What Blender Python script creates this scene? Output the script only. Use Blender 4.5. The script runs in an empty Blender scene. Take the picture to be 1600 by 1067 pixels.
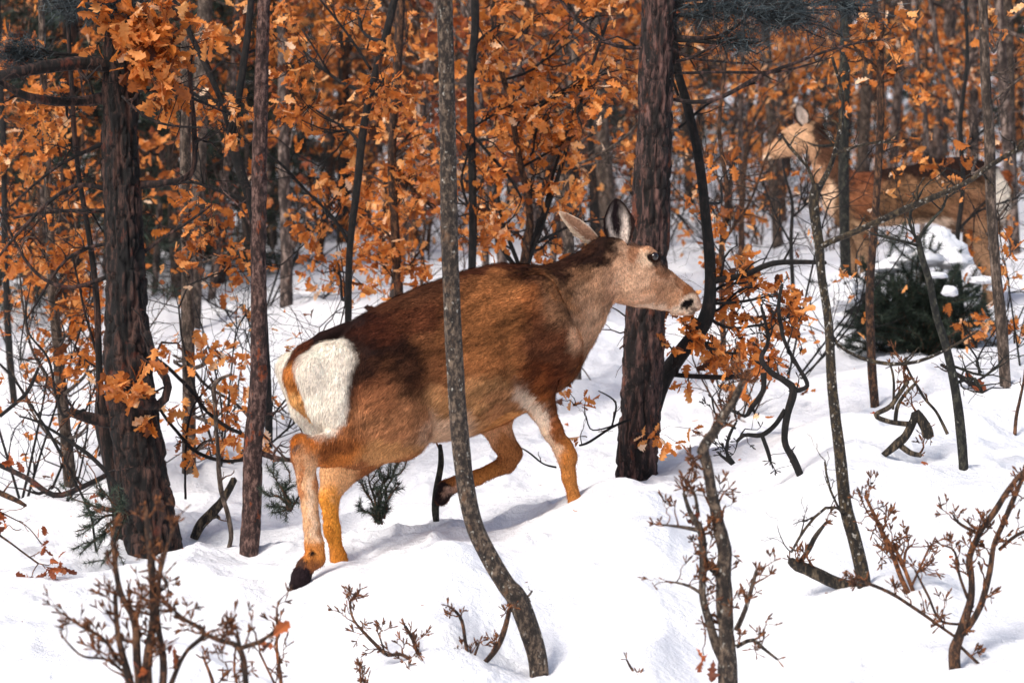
import bpy, math
import numpy as np
R = math.radians
rng = np.random.default_rng(7)
scene = bpy.context.scene
COL = scene.collection

# ---------------------------------------------------------------- camera, sky, sun, exposure
F = 4000.0                       # focal length in photo pixels (photo 1600 x 1067)
cam_d = bpy.data.cameras.new('camera'); cam = bpy.data.objects.new('camera', cam_d); COL.objects.link(cam)
cam_d.sensor_width = 36.0; cam_d.lens = F / 1600 * 36.0
cam.location = (0, 0, 0); cam.rotation_euler = (R(90), 0, 0)
cam_d.clip_start = 0.1; cam_d.clip_end = 2000
cam_d.dof.use_dof = True; cam_d.dof.focus_distance = 9.9; cam_d.dof.aperture_fstop = 4.5
scene.camera = cam
world = bpy.data.worlds.new('World'); scene.world = world; world.use_nodes = True
wn = world.node_tree; bg = wn.nodes['Background']
sky = wn.nodes.new('ShaderNodeTexSky'); sky.sky_type = 'NISHITA'; sky.sun_disc = False
SUN_EL, SUN_AZ = R(44), R(220)   # azimuth clockwise from +Y: behind the camera, to its left
sky.sun_elevation = SUN_EL; sky.sun_rotation = SUN_AZ; sky.dust_density = 3.0; sky.air_density = 1.0
wn.links.new(sky.outputs[0], bg.inputs[0]); bg.inputs[1].default_value = 0.13
sun_d = bpy.data.lights.new('sun', 'SUN'); sun = bpy.data.objects.new('sun', sun_d); COL.objects.link(sun)
sun_d.energy = 2.6; sun_d.angle = R(18); sun_d.color = (1.0, 0.95, 0.88)
sd = (math.sin(SUN_AZ) * math.cos(SUN_EL), math.cos(SUN_AZ) * math.cos(SUN_EL), math.sin(SUN_EL))
import mathutils
sun.rotation_euler = mathutils.Vector(sd).to_track_quat('Z', 'Y').to_euler()
scene.view_settings.view_transform = 'Standard'; scene.view_settings.look = 'None'
scene.view_settings.exposure = 0.26; scene.view_settings.gamma = 1.0; scene.view_settings.use_curve_mapping = False

# ---------------------------------------------------------------- helpers
def lin(r, g, b):
    return tuple(((c / 255) / 12.92 if c / 255 <= .04045 else ((c / 255 + .055) / 1.055) ** 2.4) for c in (r, g, b))

def vnoise(p, seed=0):
    p = np.asarray(p, dtype=np.float64); i = np.floor(p).astype(np.int64); f = p - i; f = f * f * (3 - 2 * f)
    def h(x, y, z):
        n = (x * 374761393 + y * 668265263 + z * 2147483647 * 3 + seed * 974634777) & 0xffffffff
        n = ((n ^ (n >> 13)) * 1274126177) & 0xffffffff
        n = ((n ^ (n >> 15)) * 2246822519) & 0xffffffff
        return ((n ^ (n >> 16)) & 0xffffff) / float(0xffffff)
    x, y, z = i[..., 0], i[..., 1], i[..., 2]; fx, fy, fz = f[..., 0], f[..., 1], f[..., 2]
    r = 0
    for dx in (0, 1):
        for dy in (0, 1):
            for dz in (0, 1):
                w = (fx if dx else 1 - fx) * (fy if dy else 1 - fy) * (fz if dz else 1 - fz)
                r = r + w * h(x + dx, y + dy, z + dz)
    return r * 2 - 1

def vn1(x, seed): return vnoise(np.stack([x, x * 0 + .5, x * 0 + .5], -1), seed)
def unit(v): return v / np.maximum(np.linalg.norm(v, axis=-1, keepdims=True), 1e-9)

class G:
    def __init__(s): s.v = []; s.f = []; s.a = []; s.c = []; s.n = 0
    def add(s, v, f, a=0.5, mat=0, smooth=True, c=None):
        v = np.asarray(v, float); f = np.asarray(f, np.int64)
        s.v.append(v); s.f.append((f + s.n, mat, smooth)); s.a.append(np.broadcast_to(np.asarray(a, float), (len(v),)))
        s.c.append(np.broadcast_to(np.asarray((1, 1, 1) if c is None else c, float), (len(v), 3))); s.n += len(v)
    def mesh(s, name, mats, off, use_col=False):
        me = bpy.data.meshes.new(name)
        v = np.concatenate(s.v) - np.asarray(off); me.vertices.add(len(v)); me.vertices.foreach_set('co', v.astype(np.float32).ravel())
        loops = np.concatenate([f.ravel() for f, _, _ in s.f]); me.loops.add(len(loops)); me.loops.foreach_set('vertex_index', loops.astype(np.int32))
        tot = np.concatenate([np.full(len(f), f.shape[1]) for f, _, _ in s.f]); st = np.concatenate([[0], np.cumsum(tot)[:-1]])
        me.polygons.add(len(tot)); me.polygons.foreach_set('loop_start', st.astype(np.int32)); me.polygons.foreach_set('loop_total', tot.astype(np.int32))
        me.polygons.foreach_set('material_index', np.concatenate([np.full(len(f), m) for f, m, _ in s.f]).astype(np.int32))
        me.polygons.foreach_set('use_smooth', np.concatenate([np.full(len(f), sm) for f, _, sm in s.f]).astype(bool))
        me.update(calc_edges=True)
        at = me.attributes.new('var', 'FLOAT', 'POINT'); at.data.foreach_set('value', np.concatenate(s.a).astype(np.float32))
        if use_col:
            cc = np.concatenate(s.c); cc = np.concatenate([cc, np.ones((len(cc), 1))], 1)
            ca = me.color_attributes.new('col', 'FLOAT_COLOR', 'POINT'); ca.data.foreach_set('color', cc.astype(np.float32).ravel())
        for m in (mats if isinstance(mats, (list, tuple)) else [mats]): me.materials.append(m)
        return me

def obj(name, g, mats, parent=None, off=(0, 0, 0), use_col=False, label=None):
    o = bpy.data.objects.new(name, g.mesh(name, mats, off, use_col)); COL.objects.link(o)
    if parent is not None: o.parent = parent
    else: o.location = off
    if label: o['label'] = label
    return o

def thing(name, label, cat, base, group=None):
    o = bpy.data.objects.new(name, None); COL.objects.link(o); o.location = base; o.empty_display_size = .1
    o['label'] = label; o['category'] = cat
    if group: o['group'] = group
    return o

def tag(o, label, cat, group=None, kind=None):
    o['label'] = label; o['category'] = cat
    if group: o['group'] = group
    if kind: o['kind'] = kind
    return o

def dup(root, loc, rz, sc, label=None):
    r = root.copy(); COL.objects.link(r); r.location = loc; r.rotation_euler = (0, 0, rz); r.scale = (sc, sc, sc)
    if label: r['label'] = label
    for ch in root.children:
        c = ch.copy(); COL.objects.link(c); c.parent = r
    return r

def P(px, py, Y):                # photo pixel at real distance Y
    return np.array([(px - 800) * Y / F, Y, -(py - 533.5) * Y / F])

# ---------------------------------------------------------------- materials
def new_mat(name):
    m = bpy.data.materials.new(name); m.use_nodes = True; nt = m.node_tree
    b = nt.nodes['Principled BSDF']; return m, nt, b, nt.nodes, nt.links

def node(nt, t, **kw):
    n = nt.nodes.new(t)
    for k, v in kw.items(): setattr(n, k, v)
    return n

def ramp(nt, stops):
    r = nt.nodes.new('ShaderNodeValToRGB'); e = r.color_ramp.elements
    while len(e) < len(stops): e.new(.5)
    for i, (p, c) in enumerate(stops): e[i].position = p; e[i].color = (*c, 1)
    return r

def noise(nt, vec, scale, detail=4, rough=.55):
    n = nt.nodes.new('ShaderNodeTexNoise'); n.inputs['Scale'].default_value = scale; n.inputs['Detail'].default_value = detail
    n.inputs['Roughness'].default_value = rough; nt.links.new(vec, n.inputs['Vector']); return n

def obj_coords(nt, scale=(1, 1, 1)):
    tc = nt.nodes.new('ShaderNodeTexCoord'); oi = nt.nodes.new('ShaderNodeObjectInfo')
    ad = node(nt, 'ShaderNodeVectorMath', operation='ADD'); nt.links.new(tc.outputs['Object'], ad.inputs[0])
    cx = node(nt, 'ShaderNodeMath', operation='MULTIPLY'); cx.inputs[1].default_value = 37.0; nt.links.new(oi.outputs['Random'], cx.inputs[0])
    nt.links.new(cx.outputs[0], ad.inputs[1])
    mp = nt.nodes.new('ShaderNodeMapping'); mp.inputs['Scale'].default_value = scale; nt.links.new(ad.outputs[0], mp.inputs[0])
    return mp.outputs[0]

def bark(name, dark, light, patch, patch_amt=.35, stretch=.25, scale=30, bump=.6, lichen=None, lichen_amt=.3, lichen_scale=22, rough=.85):
    m, nt, b, N, L = new_mat(name)
    v = obj_coords(nt, (1, 1, stretch)); v2 = obj_coords(nt, (1, 1, .55))
    n1 = noise(nt, v, scale, 8, .74); n2 = noise(nt, v2, scale * .35, 4, .7)
    r1 = ramp(nt, [(.40, tuple(c * .35 for c in dark)), (.49, dark), (.64, light)]); L.new(n1.outputs[0], r1.inputs[0])
    r2 = ramp(nt, [(.5 + .25 * (1 - patch_amt) - .06, (0, 0, 0)), (.5 + .25 * (1 - patch_amt) + .06, (1, 1, 1))]); L.new(n2.outputs[0], r2.inputs[0])
    mx = node(nt, 'ShaderNodeMix', data_type='RGBA'); L.new(r2.outputs[0], mx.inputs[0]); L.new(r1.outputs[0], mx.inputs[6])
    mul = node(nt, 'ShaderNodeMix', data_type='RGBA', blend_type='MULTIPLY'); mul.inputs[0].default_value = .6
    mul.inputs[6].default_value = (*patch, 1); L.new(n1.outputs[0], mul.inputs[7]); L.new(mul.outputs[2], mx.inputs[7])
    out = mx.outputs[2]
    if lichen:
        n3 = noise(nt, obj_coords(nt, (1, 1, .8)), lichen_scale, 3, .5); t = .5 + .22 * (1 - lichen_amt)
        r3 = ramp(nt, [(t, (0, 0, 0)), (t + .1, (.85, .85, .85))]); L.new(n3.outputs[0], r3.inputs[0])
        m3 = node(nt, 'ShaderNodeMix', data_type='RGBA'); L.new(r3.outputs[0], m3.inputs[0]); L.new(out, m3.inputs[6]); m3.inputs[7].default_value = (*lichen, 1)
        out = m3.outputs[2]
    L.new(out, b.inputs['Base Color']); b.inputs['Roughness'].default_value = rough
    bp = N.new('ShaderNodeBump'); bp.inputs['Strength'].default_value = bump; bp.inputs['Distance'].default_value = .02
    L.new(n1.outputs[0], bp.inputs['Height']); L.new(bp.outputs[0], b.inputs['Normal'])
    return m

M = {}
M['pine'] = bark('pine_bark', lin(34, 22, 20), lin(122, 88, 80), lin(150, 80, 52), .35, .2, 34, 1.0, lin(150, 138, 130), .1, 90)
M['darkpine'] = bark('dark_pine_bark', lin(18, 12, 12), lin(98, 68, 58), lin(124, 58, 38), .3, .2, 30, 1.0)
M['redpine'] = bark('young_pine_bark', lin(60, 38, 34), lin(140, 108, 98), lin(200, 92, 30), .42, .5, 48, 1.0, lin(60, 42, 40), .25, 80)
M['grey'] = bark('grey_bark', lin(62, 50, 42), lin(128, 110, 98), lin(140, 104, 80), .2, .4, 45, .6, lin(178, 170, 155), .2, 70)
M['lichen'] = bark('lichen_bark', lin(54, 43, 36), lin(132, 112, 94), lin(130, 94, 66), .3, .6, 60, .9, lin(200, 194, 182), .42, 75)
M['lichen2'] = bark('freckled_bark', lin(40, 32, 24), lin(104, 86, 60), lin(78, 66, 40), .4, .6, 60, .9, lin(205, 198, 188), .5, 85)
M['black'] = bark('wet_black_bark', lin(10, 8, 8), lin(46, 36, 32), lin(54, 40, 28), .2, .4, 50, .9, lin(120, 116, 108), .05, 90)
M['moss'] = bark('mossy_bark', lin(20, 20, 17), lin(74, 72, 60), lin(84, 86, 70), .4, .6, 50, .9, lin(150, 150, 138), .2, 80)
M['brown'] = bark('brown_bark', lin(46, 28, 18), lin(126, 86, 58), lin(124, 72, 44), .3, .5, 55, .7, lin(150, 138, 124), .18, 90)
M['far'] = bark('woodland_bark', lin(56, 44, 40), lin(150, 130, 120), lin(116, 76, 54), .3, .4, 26, .5, lin(150, 140, 130), .1, 40)
M['twig'] = bark('red_twig_bark', lin(84, 48, 24), lin(158, 98, 54), lin(184, 104, 44), .35, .8, 60, .3)
M['deadwood'] = bark('dead_wood', lin(34, 28, 22), lin(130, 112, 90), lin(170, 136, 96), .25, .3, 45, 1.0, lin(190, 180, 165), .15, 60)

def leaf_mat(name, stops, trans=.4):
    m, nt, b, N, L = new_mat(name)
    at = node(nt, 'ShaderNodeAttribute', attribute_name='var'); oi = N.new('ShaderNodeObjectInfo')
    v = obj_coords(nt); n = noise(nt, v, 60, 3)
    s = node(nt, 'ShaderNodeMath', operation='MULTIPLY_ADD'); s.inputs[1].default_value = .35; L.new(n.outputs[0], s.inputs[0]); L.new(at.outputs['Fac'], s.inputs[2])
    s2 = node(nt, 'ShaderNodeMath', operation='MULTIPLY_ADD'); s2.inputs[1].default_value = .22; L.new(oi.outputs['Random'], s2.inputs[0]); L.new(s.outputs[0], s2.inputs[2])
    s3 = node(nt, 'ShaderNodeMath', operation='SUBTRACT'); s3.inputs[1].default_value = .28; L.new(s2.outputs[0], s3.inputs[0])
    r = ramp(nt, stops); L.new(s3.outputs[0], r.inputs[0]); L.new(r.outputs[0], b.inputs['Base Color']); b.inputs['Roughness'].default_value = .62
    tr = N.new('ShaderNodeBsdfTranslucent'); L.new(r.outputs[0], tr.inputs[0])
    mx = N.new('ShaderNodeMixShader'); mx.inputs[0].default_value = trans; L.new(b.outputs[0], mx.inputs[1]); L.new(tr.outputs[0], mx.inputs[2])
    L.new(mx.outputs[0], N['Material Output'].inputs[0]); return m
M['leaf'] = leaf_mat('dry_oak_leaf', [(0, lin(66, 34, 18)), (.25, lin(158, 86, 34)), (.55, lin(216, 128, 52)), (.82, lin(240, 170, 100)), (1, lin(252, 218, 184))], .36)
M['leafbrown'] = leaf_mat('brown_oak_leaf', [(0, lin(60, 28, 18)), (.4, lin(134, 64, 30)), (.8, lin(188, 100, 48)), (1, lin(225, 160, 110))], .3)
M['needle'] = leaf_mat('pine_needle', [(0, lin(14, 22, 18)), (.5, lin(36, 50, 40)), (1, lin(88, 104, 84))], .15)
M['bluenee'] = leaf_mat('blue_needle', [(0, lin(22, 28, 32)), (.5, lin(48, 58, 62)), (1, lin(104, 116, 120))], .15)

m, nt, b, N, L = new_mat('snow'); M['snow'] = m
tc = N.new('ShaderNodeTexCoord'); v = tc.outputs['Object']
n1 = noise(nt, v, 3, 5); n2 = noise(nt, v, 35, 4); n3 = noise(nt, v, 220, 2)
r = ramp(nt, [(.3, (.87, .88, .93)), (.7, (.93, .93, .955))]); L.new(n1.outputs[0], r.inputs[0]); L.new(r.outputs[0], b.inputs['Base Color'])
b.inputs['Roughness'].default_value = .55; b.inputs['Specular IOR Level'].default_value = .3
ad = node(nt, 'ShaderNodeMath', operation='MULTIPLY_ADD'); ad.inputs[1].default_value = .35; L.new(n3.outputs[0], ad.inputs[0]); L.new(n2.outputs[0], ad.inputs[2])
bp = N.new('ShaderNodeBump'); bp.inputs['Strength'].default_value = .75; bp.inputs['Distance'].default_value = .02
L.new(ad.outputs[0], bp.inputs['Height']); L.new(bp.outputs[0], b.inputs['Normal'])

def vcol_mat(name, rough=.85, nscale=160, amt=.5, sheen=.0):
    m, nt, b, N, L = new_mat(name)
    at = node(nt, 'ShaderNodeAttribute', attribute_name='col')
    v = obj_coords(nt, (1, 1, .6)); n = noise(nt, v, nscale, 3, .7)
    mr = N.new('ShaderNodeMapRange'); mr.inputs[1].default_value = .3; mr.inputs[2].default_value = .7; mr.inputs[3].default_value = 1 - amt; mr.inputs[4].default_value = 1 + amt * .6
    L.new(n.outputs[0], mr.inputs[0])
    mu = node(nt, 'ShaderNodeVectorMath', operation='SCALE'); L.new(at.outputs['Color'], mu.inputs[0]); L.new(mr.outputs[0], mu.inputs['Scale'])
    L.new(mu.outputs[0], b.inputs['Base Color']); b.inputs['Roughness'].default_value = rough; b.inputs['Specular IOR Level'].default_value = .12
    b.inputs['Sheen Weight'].default_value = sheen
    bp = N.new('ShaderNodeBump'); bp.inputs['Strength'].default_value = .5; bp.inputs['Distance'].default_value = .006
    L.new(n.outputs[0], bp.inputs['Height']); L.new(bp.outputs[0], b.inputs['Normal']); return m
M['hide'] = vcol_mat('deer_hide'); M['fur'] = vcol_mat('deer_fur', .8, 90, .25)
m, nt, b, N, L = new_mat('eye_gloss'); M['eye'] = m
b.inputs['Base Color'].default_value = (*lin(26, 14, 10), 1); b.inputs['Roughness'].default_value = .08; b.inputs['Coat Weight'].default_value = .6

# ---------------------------------------------------------------- terrain
rows = [
 (7.0, [-300, 0, 500, 840, 1140, 1500, 1900], [1390, 1360, 1330, 1290, 1260, 1180, 1060]),
 (8.3, [-300, 0, 500, 840, 1140, 1345, 1500, 1900], [1150, 1135, 1110, 1085, 1060, 1000, 965, 860]),
 (9.2, [-300, 0, 300, 500, 700, 1000, 1300, 1900], [1020, 985, 955, 915, 860, 805, 765, 690]),
 (10.0, [-300, 0, 300, 500, 700, 900, 1200, 1500, 1900], [975, 935, 905, 885, 842, 798, 742, 700, 650]),
 (10.9, [-300, 0, 240, 400, 600, 900, 1000, 1200, 1500, 1900], [935, 895, 868, 858, 818, 768, 745, 712, 665, 620]),
 (12.5, [-300, 0, 300, 600, 900, 1250, 1500, 1900], [850, 800, 755, 710, 672, 640, 605, 560]),
 (14.2, [-300, 0, 450, 900, 1365, 1900], [750, 700, 635, 592, 565, 530]),
 (16.7, [-300, 0, 450, 900, 1400, 1900], [620, 590, 530, 502, 482, 450]),
 (25, [-300, 0, 450, 900, 1400, 1900], [475, 455, 418, 395, 370, 350]),
 (40, [-300, 450, 1000, 1900], [315, 295, 280, 265]),
 (70, [-300, 450, 1000, 1900], [200, 190, 185, 180]),
 (130, [-300, 800, 1900], [90, 85, 80]), (260, [-300, 800, 1900], [-60, -60, -60])]
ctl = np.array([((px - 800) / F * 4, math.log(Y), py) for Y, xs, ys in rows for px, py in zip(xs, ys)])
def tps_k(r): return np.where(r > 1e-9, r * r * np.log(np.maximum(r, 1e-9)), 0)
_n = len(ctl); _A = np.zeros((_n + 3, _n + 3)); _d = np.linalg.norm(ctl[:, None, :2] - ctl[None, :, :2], axis=2)
_A[:_n, :_n] = tps_k(_d) + np.eye(_n) * 2e-3; _A[:_n, _n] = 1; _A[:_n, _n + 1:] = ctl[:, :2]; _A[_n:, :_n] = _A[:_n, _n:].T
_w = np.linalg.solve(_A, np.concatenate([ctl[:, 2], [0, 0, 0]]))
def base_z(X, Y):
    X = np.asarray(X, float); Y = np.asarray(Y, float); Yc = np.clip(Y, 7, 250)
    u = np.clip(X / Yc, -.32, .32) * 4; l = np.log(Yc)
    s = _w[_n] + _w[_n + 1] * u + _w[_n + 2] * l
    for i in range(_n): s = s + _w[i] * tps_k(np.hypot(u - ctl[i, 0], l - ctl[i, 1]))
    return -(s - 533.5) * Yc / F
MOUNDS = []                      # (X, Y, radius_x, radius_y, height)
def ground_base_hit(px, py):
    Ys = np.arange(7.2, 120, .02); z = base_z((px - 800) / F * Ys, Ys); pys = 533.5 - z * F / Ys
    k = np.argmax(pys <= py); return np.array([(px - 800) / F * Ys[k], Ys[k], z[k]])
for px, py, rx, ry, h in [(1560, 790, .42, .5, .14), (1420, 800, .3, .3, .07), (1500, 1000, .4, .35, .1), (1330, 985, .3, .3, .06), (1180, 850, .35, .3, .05), (1050, 800, .14, .16, .02),
                          (830, 845, .1, .14, .035), (960, 815, .12, .12, .01), (900, 900, .2, .2, -.04), (860, 1000, .25, .2, -.04), (1230, 720, .18, .2, -.03),
                          (720, 850, .25, .14, .03), (560, 905, .25, .14, .02), (640, 870, .2, .1, .02), (1460, 720, .12, .2, -.05), (1280, 940, .25, .12, -.05), (1200, 930, .2, .2, .04),
                          (250, 930, .4, .3, .03), (120, 1000, .4, .3, -.04), (300, 1010, .3, .25, .04), (1400, 880, .2, .2, -.04), (1520, 900, .35, .25, .05), (1380, 765, .15, .15, -.05),
                          (1100, 640, .5, .5, .07), (1450, 600, .4, .4, .06), (1560, 640, .4, .4, .08), (1000, 765, .15, .2, -.02), (380, 880, .15, .15, -.02), (1130, 700, .3, .3, -.04),
                          (242, 872, .2, .2, -.035), (388, 872, .1, .1, -.03), (994, 752, .17, .17, -.035), (1350, 920, .09, .09, -.03), (1506, 738, .1, .12, -.035), (1572, 610, .12, .14, -.04), (1368, 640, .1, .12, -.035), (1250, 742, .08, .08, -.03), (295, 740, .12, .14, -.03), (110, 764, .1, .12, -.03), (308, 845, .1, .07, -.03), (400, 905, .09, .06, -.05), (330, 925, .08, .06, -.045), (255, 925, .09, .06, -.05), (560, 868, .08, .06, -.05), (640, 838, .08, .05, -.05)]:
    q = ground_base_hit(px, py); MOUNDS.append((q[0], q[1], rx, ry, h))
MOUNDS.append((.27, 10.15, .22, .22, .05))
def ground_z(X, Y):
    X = np.asarray(X, float); Y = np.asarray(Y, float); z = base_z(X, Y)
    for mx_, my_, rx, ry, h in MOUNDS: z = z + h * np.exp(-((X - mx_) / rx) ** 2 - ((Y - my_) / ry) ** 2)
    # trodden trench the deer walks in, with a crumbled rim on the camera side
    c = 9.62 + .46 * X + .05 * np.sin(X * 5) + .06 * vnoise(np.stack([X * 3, Y * 0, X * 0], -1), 3)
    on = 1 / (1 + np.exp(-(X + 1.1) * 6)) * 1 / (1 + np.exp((X - .85) * 6))
    d = Y - c
    z = z + on * (.045 * np.exp(-((d + .42) / .13) ** 2) - (.085 - .07 / (1 + np.exp(-(X + .1) * 8))) * np.exp(-((d - .06) / .26) ** 2))
    amp = np.clip(Y / 12, .7, 6)
    z = z + .055 * amp * vnoise(np.stack([X * 1.1, Y * .9, X * 0], -1), 11) + .034 * vnoise(np.stack([X * 3.1, Y * 2.6, X * 0], -1), 12)
    b = 1 - np.abs(vnoise(np.stack([X * 2.2 + .3 * Y, Y * 2.0, X * 0], -1), 15))
    b2 = 1 - np.abs(vnoise(np.stack([X * 5.2 - .5 * Y, Y * 4.3, X * 0], -1), 16))
    z = z + .045 * (b ** 3) + .024 * (b2 ** 3) - .022
    z = z + .014 * vnoise(np.stack([X * 9, Y * 8, X * 0], -1), 13) + .006 * vnoise(np.stack([X * 19, Y * 17, X * 0], -1), 14) + .014 * np.clip(vnoise(np.stack([X * 3, Y * 3, X * 0], -1), 18) + .3, 0, 1) * np.abs(vnoise(np.stack([X * 38, Y * 34, X * 0], -1), 17))
    return z
def hit(px, py, y0=7.2):
    Ys = np.arange(y0, 130, .02); z = ground_z((px - 800) / F * Ys, Ys); pys = 533.5 - z * F / Ys
    k = np.argmax(pys <= py); return np.array([(px - 800) / F * Ys[k], Ys[k], z[k]])

ys = np.concatenate([np.arange(-6, 7, .2), np.arange(7, 12.5, .019), 12.5 * np.exp(np.arange(0, 3.0, .0058))])
us = np.linspace(-1, 1, 560); us = us * .62 + us ** 3 * .38
W = np.maximum(ys, 8) * .5
XX = us[None, :] * W[:, None]; YY = np.repeat(ys[:, None], len(us), 1)
ZZ = ground_z(XX, YY); nr, nc = XX.shape
idx = np.arange(nr * nc).reshape(nr, nc)
g = G(); g.add(np.stack([XX, YY, ZZ], -1).reshape(-1, 3), np.stack([idx[:-1, :-1], idx[:-1, 1:], idx[1:, 1:], idx[1:, :-1]], -1).reshape(-1, 4))
gr = obj('snow_ground', g, M['snow']); tag(gr, 'white hillside covered in deep soft snow', 'ground', kind='structure')

# ---------------------------------------------------------------- plant building blocks
def catmull(pts, n):
    pts = np.asarray(pts, float); k = len(pts)
    if k == 2: t = np.linspace(0, 1, n)[:, None]; return pts[0] * (1 - t) + pts[1] * t
    d = np.concatenate([[0], np.cumsum(np.linalg.norm(np.diff(pts[:, :3], axis=0), axis=1))]); s = np.linspace(0, d[-1], n)
    i = np.clip(np.searchsorted(d, s, side='right') - 1, 0, k - 2); t = ((s - d[i]) / np.maximum(d[i + 1] - d[i], 1e-9))[:, None]
    p0 = pts[np.maximum(i - 1, 0)]; p1 = pts[i]; p2 = pts[i + 1]; p3 = pts[np.minimum(i + 2, k - 1)]
    return .5 * (2 * p1 + (p2 - p0) * t + (2 * p0 - 5 * p1 + 4 * p2 - p3) * t * t + (3 * p1 - p0 - 3 * p2 + p3) * t ** 3)

def tube(g, pts, rad, sides=6, a=.5, mat=0, rough=0., nscale=(3., 8.), plates=0., seed=0):
    pts = np.asarray(pts, float); n = len(pts); rad = np.broadcast_to(np.asarray(rad, float), (n,)).copy()
    t = unit(np.gradient(pts, axis=0)); ref = np.array([0.3, 1, 0.1]) if abs(t[0][1]) < .9 else np.array([1., 0, 0])
    u = unit(np.cross(t[0], ref)); U = np.empty_like(pts)
    for i in range(n):
        u = u - t[i] * np.dot(u, t[i]); u = u / max(np.linalg.norm(u), 1e-9); U[i] = u
    Vv = np.cross(t, U); th = np.linspace(0, 2 * math.pi, sides, endpoint=False)
    cs, sn = np.cos(th), np.sin(th)
    L_ = np.concatenate([[0], np.cumsum(np.linalg.norm(np.diff(pts, axis=0), axis=1))])
    rr = rad[:, None] * np.ones(sides)[None]
    if rough or plates:
        q = np.stack([cs[None] * nscale[0] + 0 * L_[:, None], sn[None] * nscale[0] + 0 * L_[:, None], L_[:, None] * nscale[1] + 0 * cs[None]], -1)
        if rough: rr = rr * (1 + rough * vnoise(q * .6 , seed) + rough * .5 * vnoise(q * 2.2, seed + 1))
        if plates:
            b = np.abs(vnoise(q * np.array([2.6, 2.6, 1.1]), seed + 2)); c = np.abs(vnoise(q * np.array([1.5, 1.5, 3.2]), seed + 3))
            rr = rr + plates * (np.clip(b * 4, 0, 1) * np.clip(c * 5 + .3, 0, 1) - .5 + .3 * vnoise(q * 4, seed + 4))
    v = pts[:, None] + rr[..., None] * (U[:, None] * cs[None, :, None] + Vv[:, None] * sn[None, :, None])
    id_ = np.arange(n * sides).reshape(n, sides); nx = np.roll(id_, -1, axis=1)
    f = np.stack([id_[:-1], nx[:-1], nx[1:], id_[1:]], -1).reshape(-1, 4)
    vv = np.concatenate([v.reshape(-1, 3), pts[-1:] + t[-1:] * rad[-1] * .6, pts[:1]])
    k = n * sides; cap = np.stack([id_[-1], nx[-1], np.full(sides, k)], -1); cap0 = np.stack([nx[0], id_[0], np.full(sides, k + 1)], -1)
    base = g.n; g.add(vv, f, a, mat); g.f.append((cap + base, mat, True)); g.f.append((cap0 + base, mat, True))

def leaf_template(hi):
    if hi: x = np.array([0, .12, .22, .34, .42, .56, .64, .78, .86, 1.0]); y = np.array([.015, .05, .17, .10, .26, .15, .30, .15, .20, .02])
    else: x = np.array([0, .3, .45, .65, 1.0]); y = np.array([.02, .2, .14, .28, .03])
    n = len(x); v = np.concatenate([np.stack([x, y, 0 * x], -1), np.stack([x, 0 * x, 0 * x], -1), np.stack([x, -y, 0 * x], -1)])
    i = np.arange(n - 1); f = np.concatenate([np.stack([i + n, i + n + 1, i + 1, i], -1), np.stack([i + 2 * n, i + 2 * n + 1, i + n + 1, i + n], -1)])
    return v, f
LT = {True: leaf_template(True), False: leaf_template(False)}

def leaves(g, pos, dirs, size, hi=True, a=None, mat=0, r=rng):
    pos = np.asarray(pos); n = len(pos)
    if n == 0: return
    tv, tf = LT[hi]; d = unit(np.asarray(dirs)); up = unit(r.normal(size=(n, 3))); s = unit(np.cross(d, up)); w = np.cross(s, d)
    curl = r.uniform(-.5, .9, n)[:, None]; fold = r.uniform(-.1, .9, n)[:, None]; tw = r.uniform(-.8, .8, n)[:, None]
    x = tv[None, :, 0]; y = tv[None, :, 1]
    jag = 1 + .25 * r.normal(size=(n, len(tv)))
    Z = curl * x * x * .45 + fold * np.abs(y) * .8 + tw * y * x; X_ = x * (1 - .12 * np.abs(curl)); Y_ = y * jag * (1 - .25 * np.abs(fold))
    v = pos[:, None] + np.asarray(size).reshape(-1, 1, 1) * (X_[..., None] * d[:, None] + Y_[..., None] * s[:, None] + Z[..., None] * w[:, None])
    f = (tf[None] + (np.arange(n) * len(tv))[:, None, None]).reshape(-1, 4)
    if a is None: a = np.clip(r.normal(.5, .22, n), 0, 1)
    g.add(v.reshape(-1, 3), f, np.repeat(a, len(tv)), mat, False)

def blades(g, pos, dirs, length, width, a=None, mat=0, r=rng):
    pos = np.asarray(pos); n = len(pos); d = unit(np.asarray(dirs)); s = unit(np.cross(d, unit(r.normal(size=(n, 3)))))
    length = np.broadcast_to(length, (n,))[:, None]
    v = np.stack([pos - s * width / 2, pos + s * width / 2, pos + d * length], 1)
    if a is None: a = np.clip(r.normal(.45, .22, n), 0, 1)
    g.add(v.reshape(-1, 3), np.arange(n * 3).reshape(n, 3), np.repeat(a, 3), mat, False)

def bez(a, b, up=.15, side=.15, n=8, r=rng):
    a = np.asarray(a, float); b = np.asarray(b, float); Ld = np.linalg.norm(b - a)
    m1 = a + (b - a) * .35 + r.normal(size=3) * side * Ld + np.array([0, 0, up * Ld]); m2 = a + (b - a) * .7 + r.normal(size=3) * side * .6 * Ld
    p = catmull(np.array([a, m1, m2, b]), n); return p

def tuft(pos, d, k, r=rng, spread=.9):   # leaf positions and directions round a twig end
    q = pos + r.normal(size=(k, 3)) * .012; dd = unit(unit(np.asarray(d)) * .5 + r.normal(size=(k, 3)) * spread + np.array([0, 0, -.35])); return q, dd

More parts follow.
